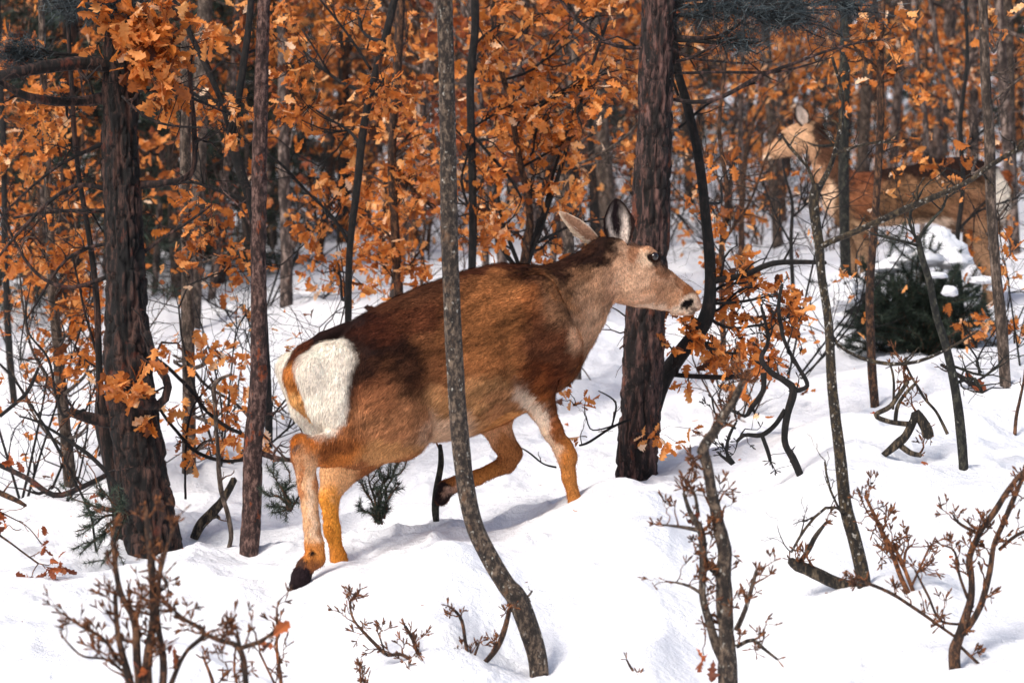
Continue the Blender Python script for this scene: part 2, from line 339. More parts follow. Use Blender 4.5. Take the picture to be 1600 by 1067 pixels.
def side_twigs(g, pts, rad, k, length, r=rng, depth=2, ends=None, upb=.25, sides=4, a=.5, mat=0, t0=.15):
    """random side twigs on a polyline; returns list of (end, direction)"""
    ends = [] if ends is None else ends; n = len(pts); rad = np.broadcast_to(rad, (n,))
    for _ in range(k):
        i = int(r.integers(max(1, int(n * t0)), n)); p = pts[i]; t = unit(pts[min(i + 1, n - 1)] - pts[i - 1])
        d = unit(t * r.uniform(.1, .8) + r.normal(size=3) * .6 + np.array([0, 0, upb])); Ld = length * r.uniform(.5, 1.3)
        e = p + d * Ld; q = bez(p, e, r.uniform(-.05, .12), .09, 6, r); r0 = min(rad[i] * .6, .004 + Ld * .012)
        tube(g, q, np.linspace(r0, max(r0 * .35, .0012), 6), sides, a, mat)
        ends.append((e, d))
        if depth > 1: side_twigs(g, q, np.linspace(r0, r0 * .4, 6), int(r.integers(1, 4)), Ld * .5, r, depth - 1, ends, upb, 3, a, mat)
    return ends

def pxpath(pts, Y):              # [(px, py, width_px[, dY])] -> world points, radii
    w = np.array([P(p[0], p[1], Y + (p[3] if len(p) > 3 else 0)) for p in pts]); rr = np.array([p[2] * .5 * (Y + (p[3] if len(p) > 3 else 0)) / F for p in pts]); return w, rr

def trunk_mesh(pts, Y, sides=14, step=.03, rough=.08, plates=0., wiggle=.0, seed=0, bury=.18, nscale=(1.5, 7.)):
    w, rr = pxpath(pts, Y)
    if bury: w = np.concatenate([[w[0] + np.array([0, 0, -bury])], w]); rr = np.concatenate([[rr[0] * 1.05], rr])
    Ld = np.sum(np.linalg.norm(np.diff(w, axis=0), axis=1)); n = max(6, int(Ld / step))
    full = catmull(np.concatenate([w, rr[:, None]], 1), n); p = full[:, :3]; r_ = np.maximum(full[:, 3], .001)
    if wiggle:
        s = np.linspace(0, Ld, n); p = p + np.stack([vn1(s * 2.2, seed + 5), vn1(s * 2.2, seed + 6), 0 * s], -1) * wiggle + np.stack([vn1(s * 6, seed + 7), vn1(s * 6, seed + 8), 0 * s], -1) * wiggle * .3
    g = G(); tube(g, p, r_, sides, .5, 0, rough, nscale, plates, seed); return g, p, r_

def crown(g_tw, g_lf, tp, tr, regions, Y, r, hi=True, size=.08, per=6, depth_k=.8, twig_mat=0, a_mean=.5, sides=5, lr=1.0):
    """limbs from the trunk out to each leafy region of the crown; regions = (px, py, rx, ry, n[, dY])"""
    for rg in regions:
        px, py, rx, ry, n = rg[:5]; dY = rg[5] if len(rg) > 5 else 0; c = P(px, py, Y + dY); Rx, Rz = rx * Y / F, ry * Y / F
        dist = np.linalg.norm(tp - (c + np.array([0, 0, -.6 * np.hypot(Rx, Rz)])), axis=1); i = int(np.argmin(dist)); a = tp[i]
        r0 = min(tr[i] * .6, .006 + .008 * np.linalg.norm(c - a)) * lr
        limb = bez(a, c + np.array([0, 0, Rz * .3]), -.03, .07, 12, r); lrad = np.linspace(r0, r0 * .4, 12); tube(g_tw, limb, lrad, sides, .5, twig_mat, .12, (1., 9.))
        nt_ = max(2, n // 3); c2 = limb[4:]
        for _ in range(nt_):
            e = c + np.array([r.normal() * .55 * Rx, r.normal() * .55 * Rx * depth_k, r.normal() * .55 * Rz]); s_ = c2[int(r.integers(len(c2)))]
            q = bez(s_, e, r.uniform(-.1, .15), .12, 7, r); rs = min(r0 * .5, .003 + .006 * np.linalg.norm(e - s_)); tube(g_tw, q, np.linspace(rs, .0018, 7), 4, .5, twig_mat)
            ends = side_twigs(g_tw, q, np.linspace(rs, .002, 7), 2, .12, r, 1, [(e, q[-1] - q[-2])], .1, 3)
            for (ee, dd) in ends:
                pp, d2 = tuft(ee, dd, max(1, int(r.poisson(per))), r); leaves(g_lf, pp, d2, r.uniform(.7, 1.25, len(pp)) * size, hi, np.clip(r.normal(a_mean, .2, len(pp)), 0, 1), 0, r)

def bare(g_tw, tp, tr, paths, Y, r, sides=6, twigs=3, tl=.18, mat=0, up=.1):
    for path in paths:
        w, rr = pxpath(path, Y); Ld = np.sum(np.linalg.norm(np.diff(w, axis=0), axis=1)); n = max(6, int(Ld / .04)); full = catmull(np.concatenate([w, rr[:, None]], 1), n)
        q = full[:, :3]; s = np.linspace(0, Ld, n); sd_ = int(r.integers(1000)); q = q + np.stack([vn1(s * 7, sd_), vn1(s * 7, sd_ + 1), vn1(s * 7, sd_ + 2)], -1) * .008
        q[0] = w[0]; rad = np.maximum(full[:, 3], .0012); tube(g_tw, q, rad, sides, .5, mat, .12, (1., 9.), 0, sd_)
        if twigs: side_twigs(g_tw, q, rad, twigs, tl, r, 2, None, up)

def tree(name, label, cat, pts, bark_m, Yb=None, regions=(), branches=(), seed=1, leafm='leaf', size=.07, per=3.4, hi=True, sides=14, rough=.09, plates=0., wiggle=.006, twigs=5, tl=.2,
         group=None, bury=.18, twm=None, a_mean=.5, needle_regions=(), step=.03, lr=1.0, foliage='foliage'):
    r = np.random.default_rng(seed)
    if Yb is None: base = hit(pts[0][0], pts[0][1]); Y = base[1]
    else: Y = Yb; base = P(pts[0][0], pts[0][1], Y)
    t = thing(name, label, cat, tuple(base), group)
    g, tp, tr = trunk_mesh(pts, Y, sides, step, rough, plates, wiggle, seed, bury); obj('trunk', g, M[bark_m], t, base)
    gt = G(); gl = G()
    for br in branches:
        gb_ = G(); bare(gb_, tp, tr, [br], Y, r, 8, twigs, tl); obj('branch', gb_, M[twm or bark_m], t, base)
    for rg in regions:
        gt = G(); crown(gt, gl, tp, tr, [rg], Y, r, hi, size, per, a_mean=a_mean, lr=lr); obj('limb', gt, M[twm or bark_m], t, base)
    if 0: obj('twigs', gt, M[twm or bark_m], t, base)
    if gl.n: obj(foliage, gl, M[leafm], t, base)
    if needle_regions:
        gn = G(); gb = G()
        for (px, py, rx, ry, n, dY) in needle_regions:
            c = P(px, py, Y + dY); Rx, Rz = rx * Y / F, ry * Y / F; i = int(np.argmin(np.linalg.norm(tp - c, axis=1)))
            q = bez(tp[i], c, .05, .05, 10, r); tube(gb, q, np.linspace(.014, .006, 10), 5)
            for _ in range(n):
                e = c + np.array([r.normal() * .5 * Rx, r.normal() * .5 * Rx, r.normal() * .5 * Rz]); s_ = q[int(r.integers(5, 10))]
                tube(gb, bez(s_, e, 0, .1, 5, r), np.linspace(.005, .003, 5), 3); k = 60
                dd = unit(unit(e - s_) * .6 + r.normal(size=(k, 3))); blades(gn, e + r.normal(size=(k, 3)) * .03 - unit(e - s_) * r.uniform(0, .1, (k, 1)), dd, r.uniform(.05, .1, k), .0028, None, 0, r)
        obj('needle_branches', gb, M['black'], t, base); obj('needles', gn, M['bluenee'], t, base)
    return t
# ---------------------------------------------------------------- deer: one implicit surface, painted hide, fur
class Field:
    def __init__(s, lo, hi, h):
        s.lo = np.array(lo, float); s.h = h; s.n = np.ceil((np.array(hi) - s.lo) / h).astype(int) + 1
        s.v = np.full(s.n, 1e3, np.float32)
    def region(s, lo, hi):
        a = np.clip(np.floor((np.array(lo) - s.lo) / s.h).astype(int), 0, s.n - 1); b = np.clip(np.ceil((np.array(hi) - s.lo) / s.h).astype(int) + 1, 1, s.n)
        sl = tuple(slice(i, j) for i, j in zip(a, b)); ax = [(s.lo[k] + np.arange(a[k], b[k]) * s.h).astype(np.float32) for k in range(3)]
        return sl, np.meshgrid(*ax, indexing='ij', sparse=True)
    def blend(s, sl, d, k, sub=False):
        v = s.v[sl]
        if sub: d = -d; h = np.clip(.5 - .5 * (d - v) / k, 0, 1); s.v[sl] = v * h + d * (1 - h) + k * h * (1 - h); return
        h = np.clip(.5 + .5 * (v - d) / k, 0, 1); s.v[sl] = v * (1 - h) + d * h - k * h * (1 - h)
    def cap(s, a, b, ra, rb, w=1., k=.03, sub=False):
        a = np.array(a, float); b = np.array(b, float); m = max(ra, rb) * max(1, w) + k * 1.5 + .01
        sl, (x, y, z) = s.region(np.minimum(a, b) - m, np.maximum(a, b) + m)
        if 0 in s.v[sl].shape: return
        ba = b - a; bb = ba.copy(); bb[1] /= w; den = max(float(bb @ bb), 1e-9)
        px, py, pz = x - a[0], (y - a[1]) / w, z - a[2]
        t = np.clip((px * bb[0] + py * bb[1] + pz * bb[2]) / den, 0, 1)
        d = np.sqrt((px - t * bb[0]) ** 2 + (py - t * bb[1]) ** 2 + (pz - t * bb[2]) ** 2) - (ra + (rb - ra) * t)
        s.blend(sl, d * min(1, w), k, sub)
    def prof(s, org, ax, up, st, k=.03, p=2.):
        """st rows: u (metres along ax), top, bottom (metres along up), half width (metres)"""
        st = np.array(st); org = np.array(org); ax = np.array(ax); up = np.array(up); m = max(st[:, 3].max(), np.abs(st[:, 1:3]).max()) + .08
        e = [org + ax * st[0, 0], org + ax * st[-1, 0]]; sl, (x, y, z) = s.region(np.minimum(*e) - m, np.maximum(*e) + m)
        u = (x - org[0]) * ax[0] + (z - org[2]) * ax[2] + 0 * y; v = (x - org[0]) * up[0] + (z - org[2]) * up[2] + 0 * y; t = np.abs(y - org[1]) + 0 * u
        uu = np.linspace(st[0, 0], st[-1, 0], 200); fine = [np.interp(uu, st[:, 0], st[:, j]) for j in (1, 2, 3)]
        kern = np.hanning(15); kern /= kern.sum(); fine = [np.convolve(np.pad(f, 7, 'edge'), kern, 'valid') for f in fine]
        tp, bt, hw = [np.interp(u, uu, f) for f in fine]; c = (tp + bt) / 2; hh = np.maximum((tp - bt) / 2, .004); hw = np.maximum(hw, .004)
        q = ((np.abs(v - c) / hh) ** p + (t / hw) ** p) ** (1 / p); d = (q - 1) * np.minimum(hh, hw)
        over = np.maximum(st[0, 0] - u, u - st[-1, 0]); d = np.where(over > 0, np.maximum(d, over) + over * .3, d)
        s.blend(sl, d.astype(np.float32), k)
    def surface(s):
        v = s.v; ins = v < 0; n = np.array(v.shape); C = [(i, j, k) for i in (0, 1) for j in (0, 1) for k in (0, 1)]
        def sh(a, c): return a[c[0]:n[0] - 1 + c[0], c[1]:n[1] - 1 + c[1], c[2]:n[2] - 1 + c[2]]
        cnt = np.zeros(n - 1, np.int8)
        for c in C: cnt += sh(ins, c)
        act = (cnt > 0) & (cnt < 8); ii = np.argwhere(act); num = np.full(n - 1, -1, np.int64); num[act] = np.arange(len(ii))
        val = {c: v[ii[:, 0] + c[0], ii[:, 1] + c[1], ii[:, 2] + c[2]] for c in C}; acc = np.zeros((len(ii), 3)); w = np.zeros(len(ii))
        for c in C:
            for ax in range(3):
                if c[ax]: continue
                d = list(c); d[ax] = 1; d = tuple(d); a, b = val[c], val[d]; m = (a < 0) != (b < 0); t = np.where(m, a / np.where(m, a - b, 1), 0)
                pt = np.repeat(np.array(c, float)[None], len(ii), 0); pt[:, ax] += t; acc[m] += pt[m]; w[m] += 1
        V = s.lo + (ii + acc / w[:, None]) * s.h; Fs = []
        for ax in range(3):
            o1, o2 = [(1, 2), (2, 0), (0, 1)][ax]; sl0 = [slice(1, n[k] - 1) for k in range(3)]; sl0[ax] = slice(0, n[ax] - 1); sl1 = list(sl0); sl1[ax] = slice(1, n[ax])
            a = ins[tuple(sl0)]; b = ins[tuple(sl1)]
            for cond, flip in ((a & ~b, False), (~a & b, True)):
                e = np.argwhere(cond) + np.array([sl0[k].start for k in range(3)]); 
                if len(e) == 0: continue
                d1 = np.zeros(3, int); d1[o1] = 1; d2 = np.zeros(3, int); d2[o2] = 1
                q = [num[tuple((e - x).T)] for x in (d1 + d2, d2, 0 * d1, d1)]
                q = np.stack(q if not flip else q[::-1], -1); Fs.append(q)
        return V, np.concatenate(Fs)

def vnormals(V, Fq):
    n = np.cross(V[Fq[:, 2]] - V[Fq[:, 0]], V[Fq[:, 3]] - V[Fq[:, 1]]); o = np.zeros_like(V)
    for k in range(4): np.add.at(o, Fq[:, k], n)
    return unit(o)

class Deer:
    def __init__(s, name, label, px0, Y0, ang, sgn, h, lo, hi, base_py):
        s.px0, s.Y0, s.a, s.sgn = px0, Y0, R(ang), sgn; s.ca, s.sa = math.cos(s.a), math.sin(s.a); s.X0 = (px0 - 800) / F * Y0
        s.f = Field(lo, hi, h); s.m = Y0 / F; s.h = h
        s.org = np.array([s.X0, Y0, -(base_py - 533.5) * Y0 / F]); s.root = thing(name, label, 'deer', tuple(s.org))
    def Lc(s, px, py, t=0.):      # photo pixel + lateral offset (metres, + = far side) -> body coordinates
        k = (px - 800) / F; g_ = s.sgn
        ss = (k * (s.Y0 + t * s.ca) - s.X0 + g_ * t * s.sa) / (g_ * s.ca - k * s.sa)
        Y = s.Y0 + ss * s.sa + t * s.ca; return np.array([ss, t, -(py - 533.5) * Y / F])
    def world(s, v): return np.stack([s.X0 + s.sgn * (v[:, 0] * s.ca - v[:, 1] * s.sa), s.Y0 + v[:, 0] * s.sa + v[:, 1] * s.ca, v[:, 2]], -1)
    def proj(s, v):
        w = s.world(v); return np.stack([800 + F * w[:, 0] / w[:, 1], 533.5 - F * w[:, 2] / w[:, 1]], -1)
    def cap(s, a, b, ra, rb, t=0., tb=None, w=1., k=8, both=False, sub=False):
        tb = t if tb is None else tb
        for sg in ((1, -1) if both else (1,)):
            A = s.Lc(*a, t); B = s.Lc(*b, tb); 
            if sg < 0: A[1] *= -1; B[1] *= -1
            s.f.cap(A, B, ra * s.m, rb * s.m, w, k * s.m, sub)
    def chain(s, pts, t, w=1., k=6, both=False):   # pts (px, py, r)
        for (x0, y0, r0), (x1, y1, r1) in zip(pts[:-1], pts[1:]): s.cap((x0, y0), (x1, y1), r0, r1, t, None, w, k, both)
    def torso(s, st, k=20, p=2.1):
        rows_ = []
        for px, top, bot, hw in st: A = s.Lc(px, top); B = s.Lc(px, bot); rows_.append((A[0], A[2], B[2], hw))
        rows_.sort(); s.f.prof((0, 0, 0), (1, 0, 0), (0, 0, 1), rows_, k * s.m, p)
    def head(s, a, b, st, k=10, p=2.4):
        A = s.Lc(*a); B = s.Lc(*b); ax = unit(B - A); up = np.array([-ax[2], 0, ax[0]]); Ld = np.linalg.norm(B - A)
        s.hframe = (A, ax, up, Ld); s.f.prof(A, ax, up, [(u * Ld, tp * s.m, bt * s.m, hw) for u, tp, bt, hw in st], k * s.m, p)
    def finish(s, ops, base, tail=None, ears=(), eyes=(), fur_n=90000, flow=None, seed=3):
        V, Q = s.f.surface(); nrm = vnormals(V, Q); r = np.random.default_rng(seed)
        Vm = V.copy(); Vm[:, 1] = -np.abs(Vm[:, 1]); qm = s.proj(Vm); qt = s.proj(V); nz = np.stack([vnoise(V * 28, 5), vnoise(V * 28, 6)], -1) * 5 * (s.m / .0025) ** -1 + np.stack([vnoise(V * 90, 7), vnoise(V * 90, 8)], -1) * 3
        nlow = np.stack([vnoise(V * 11, 31), vnoise(V * 11, 32)], -1) * 9 * (.0025 / s.m)
        col = np.repeat(np.array([lin(*base)]), len(V), 0)
        for op in ops:
            cx, cy, rx, ry, an, rgb, stg = op[:7]; side = op[7] if len(op) > 7 else ''; soft = op[8] if len(op) > 8 else .35
            q = (qm if side == '' else qt) + (nz + nlow) * (soft / .35) * 1.3 - np.array([cx, cy]); c_, s_ = math.cos(R(an)), math.sin(R(an)); u = q[:, 0] * c_ + q[:, 1] * s_; v = -q[:, 0] * s_ + q[:, 1] * c_
            d = np.sqrt((u / rx) ** 2 + (v / ry) ** 2); w = np.clip((1 + soft - d) / (2 * soft), 0, 1); w = w * w * (3 - 2 * w) * stg
            if side == 'n': w = w * (V[:, 1] < -.01)
            if side == 'f': w = w * (V[:, 1] > .01)
            col = col * (1 - w[:, None]) + np.array(lin(*rgb)) * w[:, None]
        if tail is not None:
            pts, cols = tail
            for (x0, y0, r0), (x1, y1, r1), cc in zip(pts[:-1], pts[1:], cols):
                A = s.Lc(x0, y0); B = s.Lc(x1, y1); ba = B - A; t = np.clip(((V - A) @ ba) / (ba @ ba), 0, 1); d = np.linalg.norm(V - A - t[:, None] * ba, axis=1) - (r0 + (r1 - r0) * t) * s.m
                w = np.clip(1.4 - (d + vnoise(V * 60, 41) * .006) / (5 * s.m), 0, 1); col = col * (1 - w[:, None]) + np.array(lin(*cc)) * w[:, None]
        al = V[:, 0] * .9 + V[:, 2] * .42; pe = -V[:, 0] * .42 + V[:, 2] * .9; st_ = vnoise(np.stack([al * 14, V[:, 1] * 30, pe * 60], -1), 21) * .5 + vnoise(np.stack([al * 5, V[:, 1] * 9, pe * 16], -1), 22) * .35 + vnoise(np.stack([al * 36, V[:, 1] * 90, pe * 140], -1), 23) * .35
        legm = np.clip((V[:, 2] - (s.Lc(s.px0, 690 if s.sgn > 0 else 380)[2])) / .06, 0, 1) * .7 + .3; lum = np.clip(col.mean(1) * 1.2, 0, 1); col = np.clip(col * (1 + st_ * legm * (1 - .75 * lum))[:, None] * np.array([1, .97, .94]), 0, .95)
        g = G(); W_ = s.world(V); Fq = Q if s.sgn > 0 else Q[:, ::-1]; g.add(W_, Fq, .5, 0, True, col)
        for e in ears: s.ear(g, *e)
        b_ = obj('body', g, M['hide'], s.root, s.org, True)
        for (px, py, t, rr) in eyes:
            for sg in (1, -1):
                c = s.Lc(px, py, t); c[1] *= sg; cw = s.world(c[None])[0]; ge = G(); th = np.linspace(0, math.pi, 9); ph = np.linspace(0, 2 * math.pi, 12, endpoint=False)
                sv = np.array([[math.sin(a_) * math.cos(b__), math.sin(a_) * math.sin(b__), math.cos(a_)] for a_ in th for b__ in ph]) * rr + cw; ix = np.arange(9 * 12).reshape(9, 12); nx = np.roll(ix, -1, 1)
                ge.add(sv, np.stack([ix[:-1], ix[1:], nx[1:], nx[:-1]], -1).reshape(-1, 4)); obj('eye', ge, M['eye'], s.root, s.org)
        # fur: short blades lying along the coat
        i = r.integers(0, len(V), fur_n); pz = V[i] + r.normal(size=(fur_n, 3)) * s.h * .5; nn = nrm[i]
        hoof = np.min(col[i], axis=1) * 0 + (col[i].sum(1) > .035); keep = hoof > 0
        fd = np.array([flow(a_, b__) for a_, b__ in qm[i]]) if flow else np.repeat(np.array([[-1, 0, -.4]]), fur_n, 0)
        fl = np.stack([fd[:, 0], r.normal(size=fur_n) * .2, fd[:, 1]], -1) + r.normal(size=(fur_n, 3)) * .18
        fl = fl - nn * np.sum(fl * nn, 1)[:, None]; d = unit(unit(fl) + nn * r.uniform(.12, .42, (fur_n, 1))); lens = fd[:, 2] * r.uniform(.7, 1.3, fur_n)
        side = unit(np.cross(d, nn)); wd = .0015 * (s.m / .0025); root = pz - nn * .002
        c0 = col[i] * r.choice([.45, .7, .95, 1.2, 1.6], (fur_n, 1), p=[.18, .24, .24, .22, .12]) ** (1 - .65 * np.clip(col[i].mean(1, keepdims=True) * 1.3, 0, 1)); v3 = np.stack([root - side * wd, root + side * wd, root + d * lens[:, None]], 1)[keep]
        gf = G(); gf.add(s.world(v3.reshape(-1, 3)), np.arange(len(v3) * 3).reshape(-1, 3), .5, 0, True, np.repeat(np.clip(c0, 0, .95)[keep], 3, 0)); obj('fur', gf, M['fur'], s.root, s.org, True)
    def ear(s, g, base, tip, t, side, opn, hw, cin, cout, crim):
        A = s.world(s.Lc(*base, t[0])[None])[0]; B = s.world(s.Lc(*tip, t[1])[None])[0]; ax = B - A; side = unit(np.array(side, float)); side = unit(side - unit(ax) * (side @ unit(ax))); opn = unit(np.array(opn, float)); opn = unit(opn - unit(ax) * (opn @ unit(ax)))
        nu, nv = 26, 17; u = np.linspace(0, 1, nu)[:, None]; v = np.linspace(-1, 1, nv)[None]; w = hw * s.m * np.interp(u, [0, .12, .35, .6, .85, .95, 1], [.45, .68, 1, .96, .56, .3, .02]); 
        for layer in (0, 1):
            th = .004 if layer else 0
            pt = A + u[..., None] * ax + (v * w)[..., None] * side - (1 - v ** 2)[..., None] * (w * .5 + th)[..., None] * opn
            pt = pt + (-th * .5) * opn + .002 * vnoise(pt * 60, 3)[..., None] * opn
            n1 = vnoise(pt * np.array([70, 70, 25]), 9); rim = np.clip((np.abs(v) - .6) * 4 + n1 * .4, 0, 1) + np.clip((u - .85) * 6, 0, 1) + 0 * u; rim = np.clip(rim, 0, 1)
            if layer == 0:
                dk = np.clip(1 - np.hypot((v + .05) / .5, (u - .45) / .4), 0, 1) * 2.0; dk = np.clip(dk + n1 * .35, 0, 1)
                dk = np.clip(dk + np.clip((u - .55) * 3, 0, .9), 0, 1) * (.35 if s.m > .003 else 1); c = np.array(lin(*cin)) * (1 - dk[..., None]) + np.array(lin(40, 30, 32)) * dk[..., None]
            else: c = np.repeat(np.repeat(np.array(lin(*cout))[None, None], nu, 0), nv, 1)
            c = c * (1 - rim[..., None]) + np.array(lin(*crim)) * rim[..., None]
            ix = np.arange(nu * nv).reshape(nu, nv); f = np.stack([ix[:-1, :-1], ix[:-1, 1:], ix[1:, 1:], ix[1:, :-1]], -1).reshape(-1, 4)
            g.add(pt.reshape(-1, 3), f, .5, 0, True, c.reshape(-1, 3))
            # ear fur
            if layer == 0:
                r = np.random.default_rng(4); k = 500; ii = r.integers(0, nu * nv, k); pp = pt.reshape(-1, 3)[ii]; d = unit(unit(ax) + opn * .25 + r.normal(size=(k, 3)) * .3)
                sd_ = unit(np.cross(d, opn)); L_ = r.uniform(.012, .028, k)[:, None]; m_ = (u + 0 * v).reshape(-1)[ii] < .6
                vv = np.stack([pp - sd_ * .0015, pp + sd_ * .0015, pp + d * L_], 1)[m_]; g.add(vv.reshape(-1, 3), np.arange(len(vv) * 3).reshape(-1, 3), .5, 0, True, np.repeat((c.reshape(-1, 3)[ii] * r.uniform(.8, 1.2, (k, 1)))[m_], 3, 0))

# --- the hind walking in front
D = Deer('deer', 'large reddish-brown hind striding uphill to the right through the snow in front', 700, 10.0, 28, 1, .0058, (-.98, -.34, -1.02), (1.22, .34, .68), 900)
D.torso([(468, 592, 608, .02), (478, 580, 626, .05), (496, 556, 644, .09), (520, 530, 668, .13), (550, 502, 686, .165), (600, 474, 694, .205), (660, 447, 692, .225), (720, 425, 686, .24), (780, 411, 664, .235), (830, 415, 636, .21), (870, 424, 600, .16), (900, 440, 560, .10), (915, 470, 520, .04)], 18, 2.0)
D.cap((855, 492), (905, 456), 66, 55, 0, None, .72, 22); D.cap((905, 456), (948, 416), 55, 45, 0, None, .72, 12)
D.cap((838, 470), (870, 545), 40, 45, -.17, -.185, .5, 5, True)         # shoulder
D.cap((872, 535), (840, 592), 34, 28, -.165, -.15, .55, 6, True)
D.cap((800, 606), (752, 640), 13, 10, -.17, -.19, .6, 7)
D.cap((905, 500), (860, 560), 36, 50, 0, None, .9, 22)                  # brisket
D.cap((548, 578), (610, 575), 40, 66, -.10, -.11, .75, 20, True); D.cap((520, 566), (526, 636), 28, 32, -.09, -.10, 1, 22, True); D.cap((502, 566), (512, 630), 24, 24, -.055, -.06, 1, 22, True)        # haunch
D.cap((606, 585), (618, 655), 66, 58, -.145, -.155, .55, 6); D.cap((610, 590), (640, 650), 66, 50, .12, .12, .6, 12)
D.cap((486, 578), (504, 630), 27, 25, -.085, -.08, 1, 8, True)        # buttocks
D.cap((508, 640), (545, 662), 24, 40, -.085, -.1, .8, 12, True)
D.chain([(622, 668, 52), (555, 695, 33), (510, 703, 23), (474, 700, 17)], -.13, .65, 10)    # near hind leg
D.chain([(472, 690, 12), (474, 712, 18), (481, 760, 14.5), (487, 820, 12), (491, 850, 14), (493, 872, 15)], -.12, .8, 6)
D.chain([(492, 872, 15), (478, 884, 13), (470, 902, 15), (460, 913, 8)], -.12, .9, 4); D.cap((474, 886), (462, 920), 2.5, 3, -.165, None, 1, 2, False, True)
D.cap((484, 866), (480, 872), 6, 5, -.15, None, 1, 2); D.cap((466, 690), (470, 700), 11, 14, -.12, None, .8, 5)
D.chain([(620, 660, 50), (560, 705, 36), (528, 738, 27), (514, 775, 15), (519, 828, 11.5), (529, 872, 11), (546, 925, 11)], .1, .75, 9)   # far hind leg
D.chain([(838, 590, 34), (846, 635, 22), (863, 672, 16), (879, 700, 14), (886, 715, 14.5), (889, 745, 10.5), (899, 785, 10.5), (912, 850, 12)], -.13, .8, 7)   # near foreleg
D.cap((806, 594), (838, 600), 14, 26, -.13, None, .6, 8); D.cap((880, 695), (887, 712), 13, 14, -.13, None, .9, 5)
D.chain([(800, 590, 40), (772, 655, 28), (786, 690, 19), (799, 708, 17), (792, 724, 14), (745, 746, 11), (712, 756, 10.5)], .13, .8, 7)  # far foreleg, lifted
D.chain([(712, 756, 13), (698, 762, 13), (690, 778, 12)], .13, .9, 5)
D.cap((800, 625), (830, 600), 20, 24, -.1, None, .7, 12)
D.cap((800, 478), (806, 590), 9, 11, -.262, -.235, .8, 16, True, True)   # hollow behind the shoulder
D.cap((655, 540), (672, 650), 9, 12, -.285, -.27, .8, 18, True, True)   # flank hollow
D.cap((560, 560), (548, 640), 8, 8, -.255, -.2, .8, 12, True, True)
D.head((945, 405), (1085, 470), [(-.2, 5, -5, .01), (-.12, 26, -26, .045), (.03, 38, -52, .066), (.2, 44, -56, .075), (.4, 42, -50, .076), (.52, 34, -46, .064), (.62, 30, -42, .05), (.72, 26, -37, .042), (.82, 22, -32, .036), (.92, 18, -27, .036), (1.0, 11, -22, .032), (1.05, 3, -16, .022), (1.08, -2, -10, .008)])
D.cap((1012, 396), (1024, 402), 12, 9, -.05, None, .7, 7, True)         # brow
D.cap((985, 450), (1010, 460), 22, 16, -.042, None, .7, 12, True)       # cheek
D.cap((1078, 478), (1072, 481), 5, 3, -.042, None, 1, 3, True, True)     # nostril
D.cap((1083, 488), (1045, 483), 2, 1.2, -.03, None, 1, 2, True, True)   # mouth line
D.cap((1054, 487), (1078, 488), 6, 5, 0, None, 1.6, 6)                  # lower lip
D.chain([(545, 512, 10), (506, 532, 14), (479, 558, 21), (467, 590, 23), (472, 620, 19), (488, 652, 6)], 0., 1, 3)
DK, WH = (30, 15, 12), (246, 236, 222)
